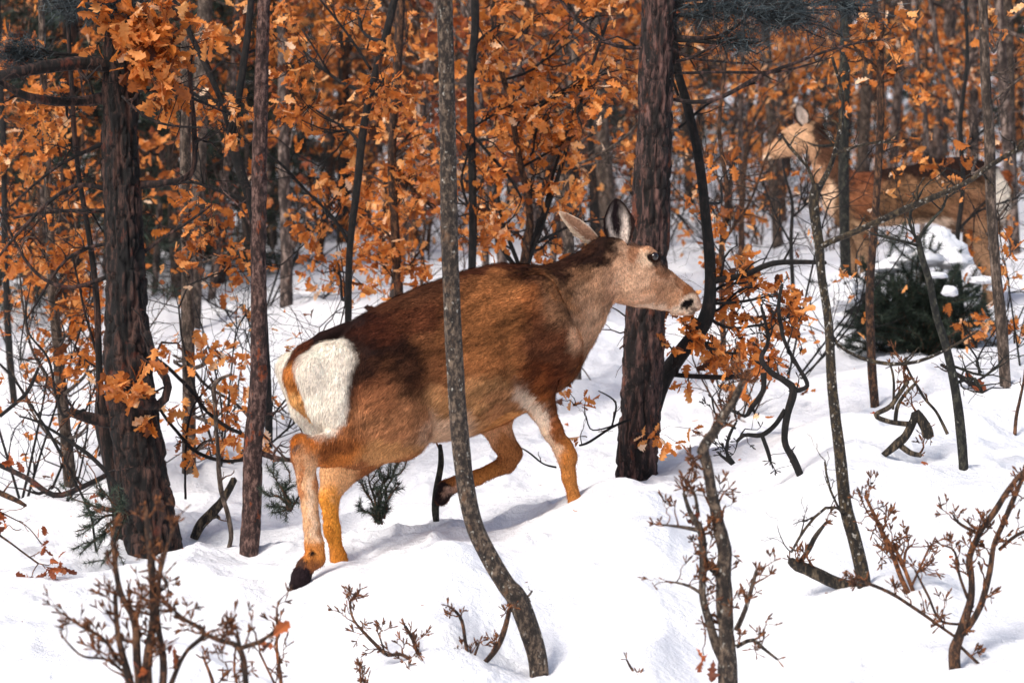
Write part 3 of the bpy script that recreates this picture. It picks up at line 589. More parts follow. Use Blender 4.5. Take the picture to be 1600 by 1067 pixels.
ops = [(700, 460, 250, 62, -14, (84, 50, 34), .9), (690, 560, 120, 90, 0, (122, 78, 50), .6), (780, 510, 80, 95, 0, (168, 108, 64), .85), (740, 640, 110, 45, -12, (198, 146, 98), .85), (780, 420, 90, 9, 2, (70, 34, 20), .9),
       (695, 676, 52, 30, 0, (226, 190, 160), .95), (790, 630, 40, 22, -20, (178, 122, 84), .7), (800, 655, 50, 12, -25, (205, 140, 80), .7),
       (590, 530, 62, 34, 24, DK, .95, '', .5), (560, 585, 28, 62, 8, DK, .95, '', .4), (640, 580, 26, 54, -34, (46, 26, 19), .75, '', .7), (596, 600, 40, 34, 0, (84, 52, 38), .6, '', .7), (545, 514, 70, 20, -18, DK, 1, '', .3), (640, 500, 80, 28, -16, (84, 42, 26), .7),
       (612, 655, 58, 52, 0, (170, 116, 80), .92), (590, 620, 40, 30, 0, (140, 84, 54), .5), (610, 705, 60, 16, -8, (204, 150, 98), .8),
       (862, 540, 46, 66, 10, (86, 48, 32), .9), (840, 470, 30, 34, 0, (124, 66, 36), .5), (850, 590, 40, 26, 0, (120, 60, 30), .7),
       (900, 455, 60, 50, -30, (146, 106, 78), .85), (945, 475, 42, 62, 35, (212, 164, 128), .85), (925, 515, 26, 40, 20, (226, 184, 150), .7), (868, 448, 10, 60, -42, (190, 130, 84), .45),        (1020, 440, 92, 62, 20, (214, 166, 132), .95), (990, 440, 30, 36, 0, (226, 184, 152), .6), (985, 385, 26, 14, 20, (158, 104, 72), .7), (1048, 432, 34, 9, 32, (150, 96, 62), .7), (1040, 455, 40, 12, 18, (196, 142, 104), .6), (1077, 456, 13, 8, 35, (132, 78, 44), .9),
       (1078, 476, 20, 12, 10, (226, 202, 180), .85), (1040, 482, 46, 9, 3, (238, 208, 182), .8), (1086, 487, 7, 3, 0, (60, 40, 34), .8), (1073, 477, 10, 7, 10, (14, 9, 9), 1, '', .2), (1091, 472, 4, 7, 0, (190, 150, 132), .6),
       (1020, 404, 18, 15, 10, (232, 200, 170), .8), (1025, 402, 12, 9, 20, (34, 20, 15), 1, '', .15), (1033, 416, 3.5, 9, -15, (70, 40, 28), .8), (968, 385, 20, 14, 0, (228, 190, 160), .5), (878, 418, 70, 16, -16, (48, 26, 18), .9, '', .6), (915, 402, 50, 20, -34, (44, 24, 17), .95, '', .6), (944, 382, 24, 24, -50, (40, 22, 16), .95, '', .5),
       (502, 604, 42, 80, 0, WH, 1, '', .22), (516, 554, 34, 32, 0, WH, 1, '', .24), (508, 650, 28, 30, 0, WH, 1, '', .24), (450, 590, 34, 84, 0, WH, 1, 'f', .2), (500, 550, 70, 44, -30, WH, 1, 'f', .2),
       (506, 527, 26, 5, -34, DK, .8, 'n', .2), (508, 706, 58, 20, 4, (190, 112, 52), .9, 'n'), (515, 700, 40, 12, 0, (104, 56, 30), .8, 'n'), (470, 690, 22, 12, 0, (200, 112, 40), .9, 'n'), (462, 696, 10, 7, 0, (96, 84, 80), .8, 'n'),
       (482, 780, 26, 76, -4, (226, 178, 136), .95, 'n'), (470, 760, 5, 40, -6, (176, 98, 44), .7, 'n'), (492, 800, 7, 60, -4, (240, 208, 178), .6, 'n'), (500, 740, 6, 40, -8, (190, 110, 56), .6, 'n'), (490, 862, 24, 20, 0, (204, 128, 58), .9, 'n'), (468, 906, 24, 22, -20, (34, 24, 28), 1, 'n', .12), (486, 868, 6, 5, 0, (26, 20, 22), 1, 'n', .2),
       (470, 880, 10, 5, -20, (60, 44, 40), .9, 'n', .2), (525, 750, 36, 50, 0, (228, 176, 128), .9, 'f'), (515, 815, 26, 50, 0, (226, 150, 58), .95, 'f'), (535, 880, 24, 40, 0, (214, 136, 52), .9, 'f'), (510, 830, 8, 24, 0, (150, 84, 28), .5, 'f'),
       (890, 745, 34, 80, 0, (184, 120, 62), .95, 'n'), (838, 640, 17, 46, -28, (242, 218, 196), .95, 'n'), (862, 690, 13, 34, -28, (240, 206, 176), .7, 'n'), (870, 650, 13, 60, -22, (150, 84, 42), .8, 'n'), (888, 712, 10, 12, 0, (206, 126, 58), .6, 'n'),
       (775, 672, 44, 34, 0, (206, 152, 112), .9, 'f'), (800, 712, 26, 28, 0, (164, 106, 62), .9, 'f'), (742, 748, 46, 18, -15, (180, 116, 60), .95, 'f'), (692, 770, 17, 17, 0, (32, 22, 24), 1, 'f', .2), (706, 760, 6, 12, 30, (200, 160, 140), .6, 'f')]
def flowD(x, y):                 # (along body, up, length)
    if y > 705 or (y > 640 and 800 < x): return (-.05, -1, .010)
    if x > 960: return (-.9, .35, .008)
    if x > 880 and y < 520: return (-.7, -.75, .018)
    if x < 575: return (-.3, -1, .019)
    return (-1, -.45 - .4 * (y > 600), .023)
D.finish(ops, (148, 92, 56), ([(545, 512, 10), (506, 532, 14), (479, 558, 21), (467, 590, 23), (472, 620, 19), (488, 652, 6)], [DK, DK, (84, 44, 26), (186, 116, 58), (224, 166, 104)]),
   ears=[((970, 386), (963, 310), (-.04, -.075), (1, .1, 0), (.15, -1, .1), 25, (226, 208, 196), (118, 82, 62), (42, 28, 26)),
         ((938, 384), (873, 331), (.03, .10), (.35, .2, -1), (-.3, .9, -.35), 13, (220, 200, 185), (140, 104, 84), (206, 182, 160))],
   eyes=[(1022, 401, -.0655, .018)], fur_n=220000, flow=flowD)

# --- the hind standing behind on the right, facing left
E = Deer('deer', 'second hind standing among the trees at right, facing left, half hidden by branches', 1450, 16.4, 24, -1, .0085, (-.75, -.3, -.3), (1.1, .3, 1.62), 500)
E.torso([(1582, 300, 312, .03), (1577, 283, 330, .09), (1560, 262, 352, .15), (1530, 251, 366, .18), (1495, 245, 362, .19), (1460, 250, 348, .20), (1420, 260, 350, .21), (1380, 265, 354, .21), (1340, 272, 350, .18), (1310, 282, 342, .13), (1292, 300, 325, .05)], 12)
E.cap((1320, 308), (1300, 270), 36, 27, 0, None, .7, 12); E.cap((1300, 270), (1274, 216), 27, 19, 0, None, .75, 8)
E.cap((1345, 290), (1325, 338), 20, 22, -.1, None, .55, 6, True); E.cap((1525, 285), (1530, 340), 34, 30, -.09, None, .7, 8, True)
E.chain([(1335, 340, 18), (1350, 385, 11), (1352, 430, 8), (1354, 510, 7), (1352, 560, 8)], -.1, .8, 4); E.chain([(1325, 340, 18), (1330, 385, 11), (1332, 430, 8), (1334, 510, 7), (1332, 560, 8)], .1, .8, 4)
for tt, dx in ((-.11, 0), (.11, -6)): E.chain([(1535 + dx, 350, 26), (1525 + dx, 385, 15), (1552 + dx, 425, 10), (1548 + dx, 470, 8), (1544 + dx, 560, 8)], tt, .75, 5)
E.head((1266, 208), (1182, 246), [(-.25, 3, -4, .01), (-.12, 16, -16, .045), (.05, 22, -26, .062), (.22, 24, -27, .07), (.42, 22, -22, .068), (.6, 13, -17, .044), (.75, 9, -14, .034), (.9, 7, -12, .032), (1.02, 3, -10, .028), (1.08, -1, -7, .01)], 6)
E.cap((1572, 275), (1568, 300), 9, 9, 0, None, 1, 3); E.cap((1568, 300), (1562, 335), 9, 4, 0, None, 1, 3)
E.finish([(1440, 264, 150, 26, -6, (40, 25, 21), .95), (1500, 262, 60, 26, -5, (34, 20, 17), .95), (1430, 305, 90, 24, 0, (128, 94, 68), .85), (1400, 350, 70, 10, 0, (214, 176, 140), .9), (1470, 350, 34, 10, 0, (240, 214, 190), .9), (1515, 330, 34, 36, 0, (112, 80, 60), .8),
          (1345, 300, 24, 40, 0, (140, 82, 54), .6), (1296, 312, 14, 40, 20, (232, 198, 168), .9), (1300, 258, 20, 44, -24, (66, 36, 26), .85), (1272, 262, 18, 40, -20, (186, 144, 114), .85), (1225, 225, 52, 34, -22, (206, 164, 130), .92), (1280, 212, 12, 22, -10, (44, 28, 24), .95), (1300, 256, 14, 44, -28, (80, 54, 40), .85),
          (1219, 213, 7, 5, 0, (26, 16, 12), 1, '', .2), (1179, 243, 9, 6, 0, (52, 34, 30), .9), (1200, 228, 22, 5, -22, (150, 98, 66), .7), (1190, 252, 14, 5, -10, (236, 212, 190), .8),
          (1566, 306, 13, 44, 0, WH, .9, '', .2), (1340, 420, 30, 60, 0, (150, 120, 96), .9), (1540, 410, 30, 60, 0, (150, 116, 90), .9)], (104, 78, 58),
         ([(1572, 275, 9), (1568, 300, 9), (1562, 335, 4)], [(120, 64, 34), (206, 130, 60)]),
         ears=[((1258, 196), (1246, 163), (-.05, -.08), (1, 0, .1), (-.4, -1, 0), 12, (226, 206, 192), (120, 84, 62), (50, 34, 30)), ((1272, 198), (1286, 176), (.02, .12), (.6, .2, -.8), (.4, .5, .6), 10, (220, 200, 185), (140, 92, 62), (90, 56, 40))],
         eyes=[(1219, 213, -.066, .02)], fur_n=40000, flow=lambda x, y: (-1, -.5, .022) if x > 1300 else (-.6, -.6, .014))
# ---------------------------------------------------------------- trees and shrubs one can tell apart
tree('pine_tree', 'massive dark rough-barked pine trunk at the far left, leafy twig at its top', 'tree',
     [(242, 865, 82), (225, 760, 78), (208, 640, 72), (200, 560, 68), (196, 440, 57), (190, 300, 52), (188, 150, 50), (195, 0, 46), (200, -160, 40)], 'darkpine',
     branches=[[(192, 105, 26), (130, 98, 24, -.1), (70, 105, 20, -.2), (0, 118, 16, -.3), (-40, 110, 14)], [(180, 150, 22), (140, 158, 17), (90, 160, 15, -.1), (40, 150, 13, -.2), (0, 128, 10, -.2)], [(190, 660, 24), (150, 655, 20, -.05), (108, 642, 14, -.1)],
               [(215, 630, 18, -.3), (250, 632, 15, -.25), (262, 600, 13, -.25), (240, 560, 13, -.2), (230, 520, 12, -.15)], [(180, 300, 9), (120, 290, 8), (60, 330, 6), (0, 400, 4)], [(175, 430, 8), (110, 450, 7), (50, 420, 5), (0, 330, 3)],
               [(215, 400, 7), (260, 370, 5), (330, 320, 4)], [(170, 330, 8), (100, 330, 6), (20, 340, 4)], [(215, 290, 14), (260, 285, 11), (300, 270, 9), (303, 200, 8), (295, 100, 7)], [(170, 220, 7), (90, 260, 5), (10, 330, 3)],
               [(175, 380, 6), (110, 400, 5), (40, 500, 3)], [(170, 740, 8, -.2), (90, 775, 9, -.2), (40, 745, 9, -.1), (-20, 720, 8)], [(215, 140, 5, -.2), (290, 150, 5, -.2), (360, 180, 3)], [(190, 150, 4, -.3), (240, 190, 4, -.3), (330, 200, 3, -.3)]],
     regions=[(235, 60, 55, 60, 36, -.25), (245, 115, 40, 35, 16, -.25), (170, 55, 20, 30, 8, -.25), (205, 600, 30, 12, 6, -.35)], needle_regions=[(180, 12, 54, 26, 46, -.15), (20, 85, 36, 18, 20, -.1), (120, 0, 60, 22, 24, 0)],
     seed=11, sides=80, step=.009, rough=.07, plates=.02, size=.085, per=7, wiggle=.006, a_mean=.55, tl=.22)
tree('pine_tree', 'tall thin reddish-brown pine trunk with orange flaked patches, left of the rump of the hind', 'tree',
     [(388, 868, 29), (394, 780, 29), (396, 690, 28), (404, 600, 26), (405, 450, 23), (404, 300, 22), (408, 150, 20), (412, 0, 18), (414, -140, 16)], 'redpine',
     branches=[[(400, 705, 10), (430, 715, 9), (470, 720, 7)], [(398, 640, 5), (430, 645, 3), (480, 600, 2)], [(395, 360, 4), (380, 330, 3), (350, 300, 2)]],
     seed=12, sides=28, step=.014, rough=.07, plates=.006, wiggle=.004)
tree('pine_tree', 'main brown pine trunk standing behind the muzzle of the hind', 'tree',
     [(994, 748, 60), (1000, 650, 58), (1006, 540, 57), (1012, 420, 55), (1019, 300, 53), (1024, 150, 50), (1028, 0, 46), (1030, -160, 42)], 'pine',
     branches=[[(1030, 55, 9), (1080, 60, 7), (1130, 55, 5), (1180, 20, 3)], [(1030, 62, 8), (1080, 90, 5), (1170, 100, 3)], [(1040, 100, 6), (1080, 90, 5), (1130, 62, 3)], [(1040, 155, 6), (1110, 158, 7), (1200, 115, 6), (1310, 75, 4), (1400, 60, 2)], [(1000, 500, 6), (985, 530, 4), (970, 545, 3)], [(1010, 75, 7), (960, 70, 6), (900, 30, 5), (860, -20, 4)],
               [(1040, 115, 4), (1120, 112, 5), (1220, 112, 4), (1300, 90, 2)]],
     needle_regions=[(1150, 12, 66, 22, 24, 0), (1250, 22, 64, 26, 34, .1), (1160, 66, 40, 12, 13, 0), (1330, 6, 46, 16, 14, .2), (1100, 26, 34, 14, 8, 0)], regions=[(1025, 680, 8, 8, 2, -.3)],
     seed=13, sides=80, step=.009, rough=.06, plates=.016, wiggle=.004, size=.06)
tree('oak_tree', 'leaning black-barked oak rising from behind the main pine, lower trunk slanting right', 'tree',
     [(1012, 690, 20), (1035, 600, 26), (1065, 552, 25), (1102, 500, 24), (1110, 440, 20), (1104, 350, 17), (1090, 240, 15), (1072, 160, 14), (1054, 80, 12), (1048, -120, 9)], 'black', Yb=hit(994, 748)[1] + .25,
     branches=[[(1112, 440, 12), (1160, 432, 10), (1210, 412, 9), (1290, 410, 6)], [(1045, 585, 7), (1120, 590, 8), (1175, 585, 8), (1200, 572, 7)], [(1060, 200, 4), (1110, 160, 4), (1180, 130, 3)], [(1060, 150, 5), (1040, 100, 4), (1030, 60, 3)]],
     regions=[(1140, 470, 26, 34, 7, .2), (1180, 460, 45, 35, 10, .1), (1120, 545, 36, 24, 14, .1), (1150, 560, 40, 24, 14, -.05), (1230, 470, 38, 24, 10, .1), (1045, 545, 20, 16, 5, -.2), (1125, 300, 30, 60, 10, .6), (1080, 520, 14, 14, 4, -.2), (1210, 510, 40, 24, 8, .2), (1190, 435, 40, 20, 6, .2)],
     seed=14, sides=16, step=.02, rough=.1, size=.068, per=6, twm='black', a_mean=.42, tl=.16)
tree('curved_tree', 'slim curved tree with white lichen freckles crossing in front of the flank of the hind', 'tree',
     [(843, 1085, 31), (840, 1030, 31), (826, 980, 33), (808, 935, 33), (790, 912, 29), (762, 865, 29), (741, 820, 29), (728, 760, 29), (718, 680, 28), (712, 590, 27), (706, 480, 27), (702, 380, 27), (700, 250, 26), (697, 100, 26), (694, 0, 25), (690, -160, 24)], 'lichen', Yb=8.45,
     branches=[[(815, 935, 5), (826, 930, 4), (832, 922, 3)]], seed=15, sides=26, step=.014, rough=.06, wiggle=.0, twigs=2, tl=.03, bury=.25)
tree('oak_tree', 'slender freckled tree at right with broken forked top and a long side branch', 'tree',
     [(1350, 915, 22), (1338, 850, 21), (1322, 790, 20), (1312, 700, 18), (1300, 600, 16), (1294, 500, 14), (1284, 430, 14), (1280, 380, 16), (1272, 320, 17), (1276, 290, 14)], 'lichen2',
     branches=[[(1276, 300, 12, 0), (1296, 262, 8, .1), (1310, 215, 7, .1), (1318, 150, 6, .1), (1300, 90, 5, 0)], [(1274, 300, 7), (1262, 262, 5), (1238, 235, 6), (1222, 212, 4)], [(1284, 385, 10), (1340, 360, 10, -.05), (1420, 325, 11, -.1), (1500, 290, 9, -.2), (1560, 250, 8, -.3), (1640, 205, 7, -.3)],
               [(1290, 500, 5), (1310, 540, 5), (1360, 565, 6), (1420, 568, 6), (1480, 545, 5), (1530, 515, 3)], [(1318, 800, 4, -.05), (1300, 790, 5, -.1), (1280, 800, 5, -.1), (1255, 830, 5, -.1), (1236, 862, 4)], [(1320, 810, 4), (1296, 765, 4, -.1), (1290, 720, 3, -.1)], [(1300, 245, 4), (1350, 225, 4), (1400, 222, 3)]],
     seed=16, sides=20, step=.016, rough=.09, wiggle=.004, twigs=5, tl=.09, size=.05)
# remaining mid-ground trees: (name,label,pts,bark,kwargs)
MID = [
 ('oak_tree', 'grey straight trunk between the dark pine and the thin reddish pine', [(295, 738, 22), (295, 600, 21), (292, 400, 19), (290, 200, 17), (292, 0, 15), (293, -150, 13)], 'grey', dict(branches=[[(292, 560, 6), (320, 600, 5), (380, 640, 5), (420, 700, 3)], [(290, 60, 8), (265, -20, 6)]],
    regions=[(300, 350, 45, 40, 16, -.5), (360, 400, 30, 22, 12, -.7), (320, 340, 30, 60, 10, -.3), (350, 560, 22, 14, 7, -.8), (345, 650, 34, 14, 10, -.9), (270, 560, 30, 16, 6, -.4), (300, 180, 60, 60, 20, .3), (330, 690, 20, 18, 5, -.8)], seed=21)),
 ('oak_tree', 'mid-grey young trunk with dead leaves at the left, left of the dark pine', [(110, 762, 20), (102, 680, 19), (92, 560, 17), (82, 450, 15), (76, 300, 13), (68, 120, 11), (60, -140, 9)], 'grey', dict(branches=[[(95, 640, 6), (80, 600, 5), (45, 530, 4), (30, 430, 3)], [(100, 700, 5), (60, 660, 4), (10, 560, 3)]],
    regions=[(60, 220, 70, 90, 40, -.3), (40, 380, 50, 70, 26, -.4), (120, 420, 40, 50, 22, -.2), (60, 90, 60, 60, 26, 0), (130, 500, 30, 30, 12, -.4), (150, 590, 24, 36, 12, -.6), (95, 510, 40, 20, 8, -.3), (140, 660, 26, 18, 7, -.6), (110, 320, 40, 50, 16, -.2)], seed=22)),
 ('oak_tree', 'thin dark trunk at the left edge of the photo', [(22, 628, 11), (14, 540, 11), (8, 400, 10), (6, 250, 9), (0, 100, 8), (-6, -140, 7)], 'black', dict(regions=[(20, 300, 40, 60, 16, .1), (20, 480, 26, 30, 8, 0)], seed=23)),
 ('oak_tree', 'black wet trunk leaning right behind the back of the hind', [(544, 540, 11), (545, 470, 11), (547, 380, 11), (556, 300, 12), (568, 200, 12), (588, 110, 12), (607, 40, 12), (626, -40, 11), (650, -150, 10)], 'black', dict(Yb=12.2, branches=[[(545, 380, 6), (520, 340, 5), (470, 290, 5), (430, 250, 5), (350, 200, 4)], [(580, 110, 5), (540, 50, 4), (500, 0, 3)]],
    regions=[(480, 180, 60, 60, 30, .4), (470, 90, 50, 50, 24, .5), (500, 330, 44, 50, 22, .5), (600, 130, 34, 26, 18, -.2), (520, 430, 36, 34, 18, .5), (590, 160, 30, 20, 10, -.1), (560, 30, 60, 40, 20, .6)], seed=24, size=.07)),
 ('oak_tree', 'brown upright oak just right of the leaning black trunk, behind the back of the hind', [(625, 560, 15), (622, 450, 15), (618, 360, 14), (612, 240, 13), (620, 120, 15), (626, 0, 15), (628, -150, 14)], 'brown', dict(Yb=13.4, branches=[[(612, 250, 7), (650, 300, 5), (675, 325, 4)], [(615, 240, 6), (640, 210, 4), (660, 190, 3)]],
    regions=[(640, 290, 55, 50, 34, 0), (600, 420, 46, 40, 26, 0), (570, 350, 40, 40, 20, .2), (660, 400, 36, 40, 20, 0), (640, 150, 44, 60, 22, .2), (640, 50, 50, 50, 18, .3), (560, 270, 36, 40, 16, .2), (660, 220, 34, 36, 16, 0)], seed=25)),
 ('oak_tree', 'dark twisting oak stem rising just right of the curved foreground tree', [(738, 560, 13), (738, 420, 13), (738, 300, 13), (736, 200, 13), (735, 120, 13), (742, 50, 13), (742, -20, 13), (748, -150, 12)], 'black', dict(Yb=12.6, branches=[[(738, 340, 5), (720, 280, 4), (730, 230, 4), (700, 190, 3)], [(738, 210, 5), (790, 270, 5), (815, 310, 4)]],
    regions=[(760, 290, 40, 50, 28, 0), (780, 180, 44, 50, 28, .2), (760, 100, 40, 44, 22, .2), (740, 380, 34, 30, 18, .2), (790, 50, 50, 44, 22, .3), (700, 310, 24, 40, 10, .4)], seed=26)),
 ('oak_tree', 'many-stemmed leafy oak behind the shoulder of the hind', [(812, 600, 15), (812, 500, 14), (815, 430, 14), (828, 340, 12), (812, 250, 10), (794, 150, 9), (772, 60, 8), (768, -120, 7)], 'brown', dict(Yb=13.0, branches=[[(815, 440, 9), (840, 370, 8), (880, 250, 7), (915, 130, 6), (950, 30, 5)], [(815, 430, 8), (780, 380, 7), (760, 320, 5)], [(820, 400, 7), (850, 330, 6), (868, 260, 5), (900, 160, 4)], [(815, 425, 7), (790, 360, 6), (775, 280, 5)], [(840, 380, 5), (900, 350, 4), (960, 340, 3)]],
    regions=[(860, 200, 54, 50, 36, 0), (920, 130, 50, 50, 32, 0), (850, 110, 50, 50, 30, .2), (830, 290, 50, 40, 28, 0), (900, 220, 36, 30, 16, 0), (930, 40, 60, 44, 28, .1), (860, 30, 50, 40, 24, .2), (870, 380, 36, 30, 16, .2), (820, 370, 40, 30, 14, .3), (985, 120, 26, 50, 14, .3), (800, 200, 40, 40, 18, .1)], seed=27, twm='black')),
 ('oak_tree', 'short grey trunk ending below the throat of the hind', [(902, 592, 13), (900, 540, 13), (893, 450, 14), (886, 350, 18), (880, 280, 18), (884, 200, 12), (900, 60, 9), (905, -140, 8)], 'grey', dict(branches=[[(884, 260, 6), (920, 250, 5), (970, 220, 4), (1000, 190, 3)], [(898, 560, 2), (925, 600, 2), (935, 650, 2)]], regions=[(900, 330, 40, 40, 10, .4), (960, 250, 30, 30, 9, .2)], seed=28)),
 ('oak_tree', 'forked black oak limb seen left of the thin reddish pine', [(420, 640, 12), (412, 500, 13), (404, 400, 14), (392, 320, 15), (374, 262, 15), (362, 215, 15), (372, 160, 12), (384, 80, 11), (392, 0, 10), (398, -150, 9)], 'black', dict(Yb=11.9, branches=[[(362, 215, 10), (348, 165, 10), (325, 110, 10), (300, 60, 9), (275, 10, 8), (250, -40, 7)], [(392, 320, 7), (350, 300, 7), (300, 285, 5), (270, 290, 3)], [(370, 180, 7), (320, 160, 6), (270, 120, 4)]],
    regions=[(340, 170, 36, 30, 10, .2), (370, 190, 24, 20, 9, -.1), (330, 60, 40, 40, 14, .2), (430, 60, 36, 60, 14, .3)], seed=29)),
 ('oak_tree', 'slim dark brown trunk rising just left of the snowy conifer bush', [(1368, 637, 14), (1362, 560, 14), (1360, 450, 13), (1368, 330, 12), (1376, 200, 12), (1376, 90, 12), (1378, 0, 11), (1380, -150, 10)], 'brown', dict(branches=[[(1372, 110, 8), (1350, 90, 7), (1330, 65, 5), (1320, 60, 4)], [(1374, 240, 3), (1400, 230, 2)]],
    regions=[(1350, 60, 22, 30, 12, 0), (1400, 40, 24, 16, 6, -.1), (1410, 100, 30, 20, 10, -.2), (1340, 130, 16, 20, 6, .2)], seed=30, size=.07)),
 ('oak_tree', 'straight grey-brown trunk at right edge in front of the rump of the second hind', [(1572, 605, 18), (1566, 520, 18), (1556, 420, 17), (1548, 320, 17), (1546, 220, 17), (1540, 120, 16), (1536, 0, 15), (1534, -150, 13)], 'grey', dict(branches=[[(1540, 118, 5), (1560, 116, 3)], [(1552, 350, 5), (1575, 320, 3)], [(1548, 160, 4), (1600, 120, 4), (1650, 80, 3)]], regions=[(1560, 420, 30, 26, 8, .2), (1520, 250, 16, 20, 4, .4), (1565, 60, 30, 40, 9, .5)], seed=31)),
 ('oak_tree', 'dark lichen-spotted bare stem curving down right of the snowy bush', [(1506, 733, 16), (1500, 660, 16), (1492, 600, 14), (1478, 540, 13), (1462, 490, 12), (1452, 440, 11), (1440, 400, 10), (1434, 370, 9)], 'moss', dict(branches=[[(1436, 380, 5), (1420, 340, 5), (1440, 300, 4)], [(1434, 375, 6), (1450, 350, 5), (1475, 320, 4), (1480, 290, 3)], [(1436, 385, 5), (1400, 375, 4), (1360, 365, 3)], [(1490, 600, 5), (1520, 590, 6), (1535, 612, 5)], [(1485, 570, 4), (1540, 585, 4), (1566, 560, 3)]], seed=32, twigs=6, tl=.1)),
 ('oak_tree', 'grey-green mossy trunk in front of the shoulder of the second hind', [(1322, 425, 17), (1320, 350, 17), (1318, 250, 17), (1318, 150, 17), (1320, 50, 16), (1322, -150, 14)], 'moss', dict(Yb=15.6, branches=[[(1310, 225, 5), (1280, 228, 4), (1260, 222, 2)]], regions=[(1290, 150, 30, 40, 8, .3)], seed=33)),
 ('oak_tree', 'thin dark brown sapling between the black leaning oak and the face of the second hind', [(1158, 445, 9), (1158, 380, 9), (1160, 300, 9), (1166, 240, 8), (1178, 190, 6), (1200, 150, 4)], 'brown', dict(branches=[[(1158, 300, 4), (1140, 260, 3)], [(1166, 240, 4), (1200, 200, 3), (1260, 160, 2)]], regions=[(1190, 150, 22, 16, 6, .2), (1140, 400, 30, 30, 10, .2)], seed=34)),
 ('oak_tree', 'broad blurred brown trunk left of the black leaning oak', [(447, 478, 20), (447, 380, 19), (444, 250, 18), (442, 120, 17), (440, 0, 16), (440, -150, 15)], 'far', dict(regions=[(460, 200, 50, 60, 16, 0), (440, 60, 50, 60, 16, 0), (470, 330, 40, 40, 10, 0)], seed=35, branches=[[(447, 400, 5), (470, 370, 4), (480, 330, 3)]])),
 ('oak_tree', 'dark crooked companion stem hard against the left side of the massive pine', [(185, 800, 24), (172, 720, 24), (160, 660, 24), (156, 600, 12), (152, 480, 10), (140, 380, 9), (120, 250, 8), (110, 100, 7), (100, -100, 6)], 'darkpine', dict(Yb=11.2, branches=[[(155, 560, 5), (130, 480, 4), (115, 400, 3)]], regions=[(120, 560, 24, 20, 6, 0), (90, 150, 50, 50, 14, .2)], seed=36)),
 ('oak_tree', 'slim stem with scattered leaves at the upper right, before the rust-coloured woods', [(1440, 470, 9), (1442, 330, 9), (1446, 200, 9), (1430, 60, 8), (1425, -140, 7)], 'far', dict(Yb=18.5, regions=[(1440, 150, 40, 40, 12, 0), (1420, 40, 40, 30, 10, 0)], seed=37)),
 ('oak_tree', 'slim forked brown stem in the woods above the back of the second hind', [(1490, 470, 10), (1492, 330, 10), (1498, 180, 10), (1462, 60, 9), (1440, -140, 7)], 'far', dict(Yb=19.5, branches=[[(1498, 180, 8), (1520, 80, 7), (1560, -60, 6)]], regions=[(1500, 130, 40, 40, 10, 0), (1560, 60, 40, 40, 10, 0)], seed=38)),
]
MID += [
 ('bare_tree', 'short twiggy bare stem below the chin of the second hind', [(1240, 470, 7), (1236, 380, 6), (1238, 320, 5), (1228, 280, 4), (1222, 250, 3)], 'black', dict(Yb=15.2, branches=[[(1238, 340, 4), (1275, 310, 3), (1310, 300, 2)], [(1236, 380, 4), (1210, 330, 3), (1190, 280, 2)]], seed=91, twigs=12, tl=.22)),
 ('bare_tree', 'thin twiggy bare stem in front of the haunch of the second hind', [(1502, 470, 8), (1496, 380, 8), (1505, 290, 7), (1500, 190, 7), (1512, 80, 6), (1505, -60, 5)], 'black', dict(Yb=15.0, branches=[[(1498, 360, 5), (1530, 330, 4), (1590, 310, 3)], [(1504, 300, 4), (1470, 270, 3), (1440, 230, 2)], [(1500, 240, 4), (1550, 190, 3)]], regions=[(1520, 395, 18, 14, 4, 0), (1462, 262, 14, 12, 3, 0)], seed=93, twigs=12, tl=.22)),
 ('bare_tree', 'slender forked bare stem just right of the tall slanting black oak', [(1130, 520, 9), (1128, 400, 9), (1136, 300, 8), (1124, 200, 7), (1134, 80, 6), (1130, -60, 5)], 'brown', dict(Yb=13.6, branches=[[(1130, 380, 5), (1170, 320, 4), (1200, 240, 3)], [(1134, 300, 4), (1100, 240, 3), (1090, 180, 2)]], regions=[(1150, 330, 24, 30, 6, 0)], seed=94, twigs=12, tl=.26)),
]
for nm, lb, pts, bk, kw in MID: tree(nm, lb, 'tree', pts, bk, **kw)

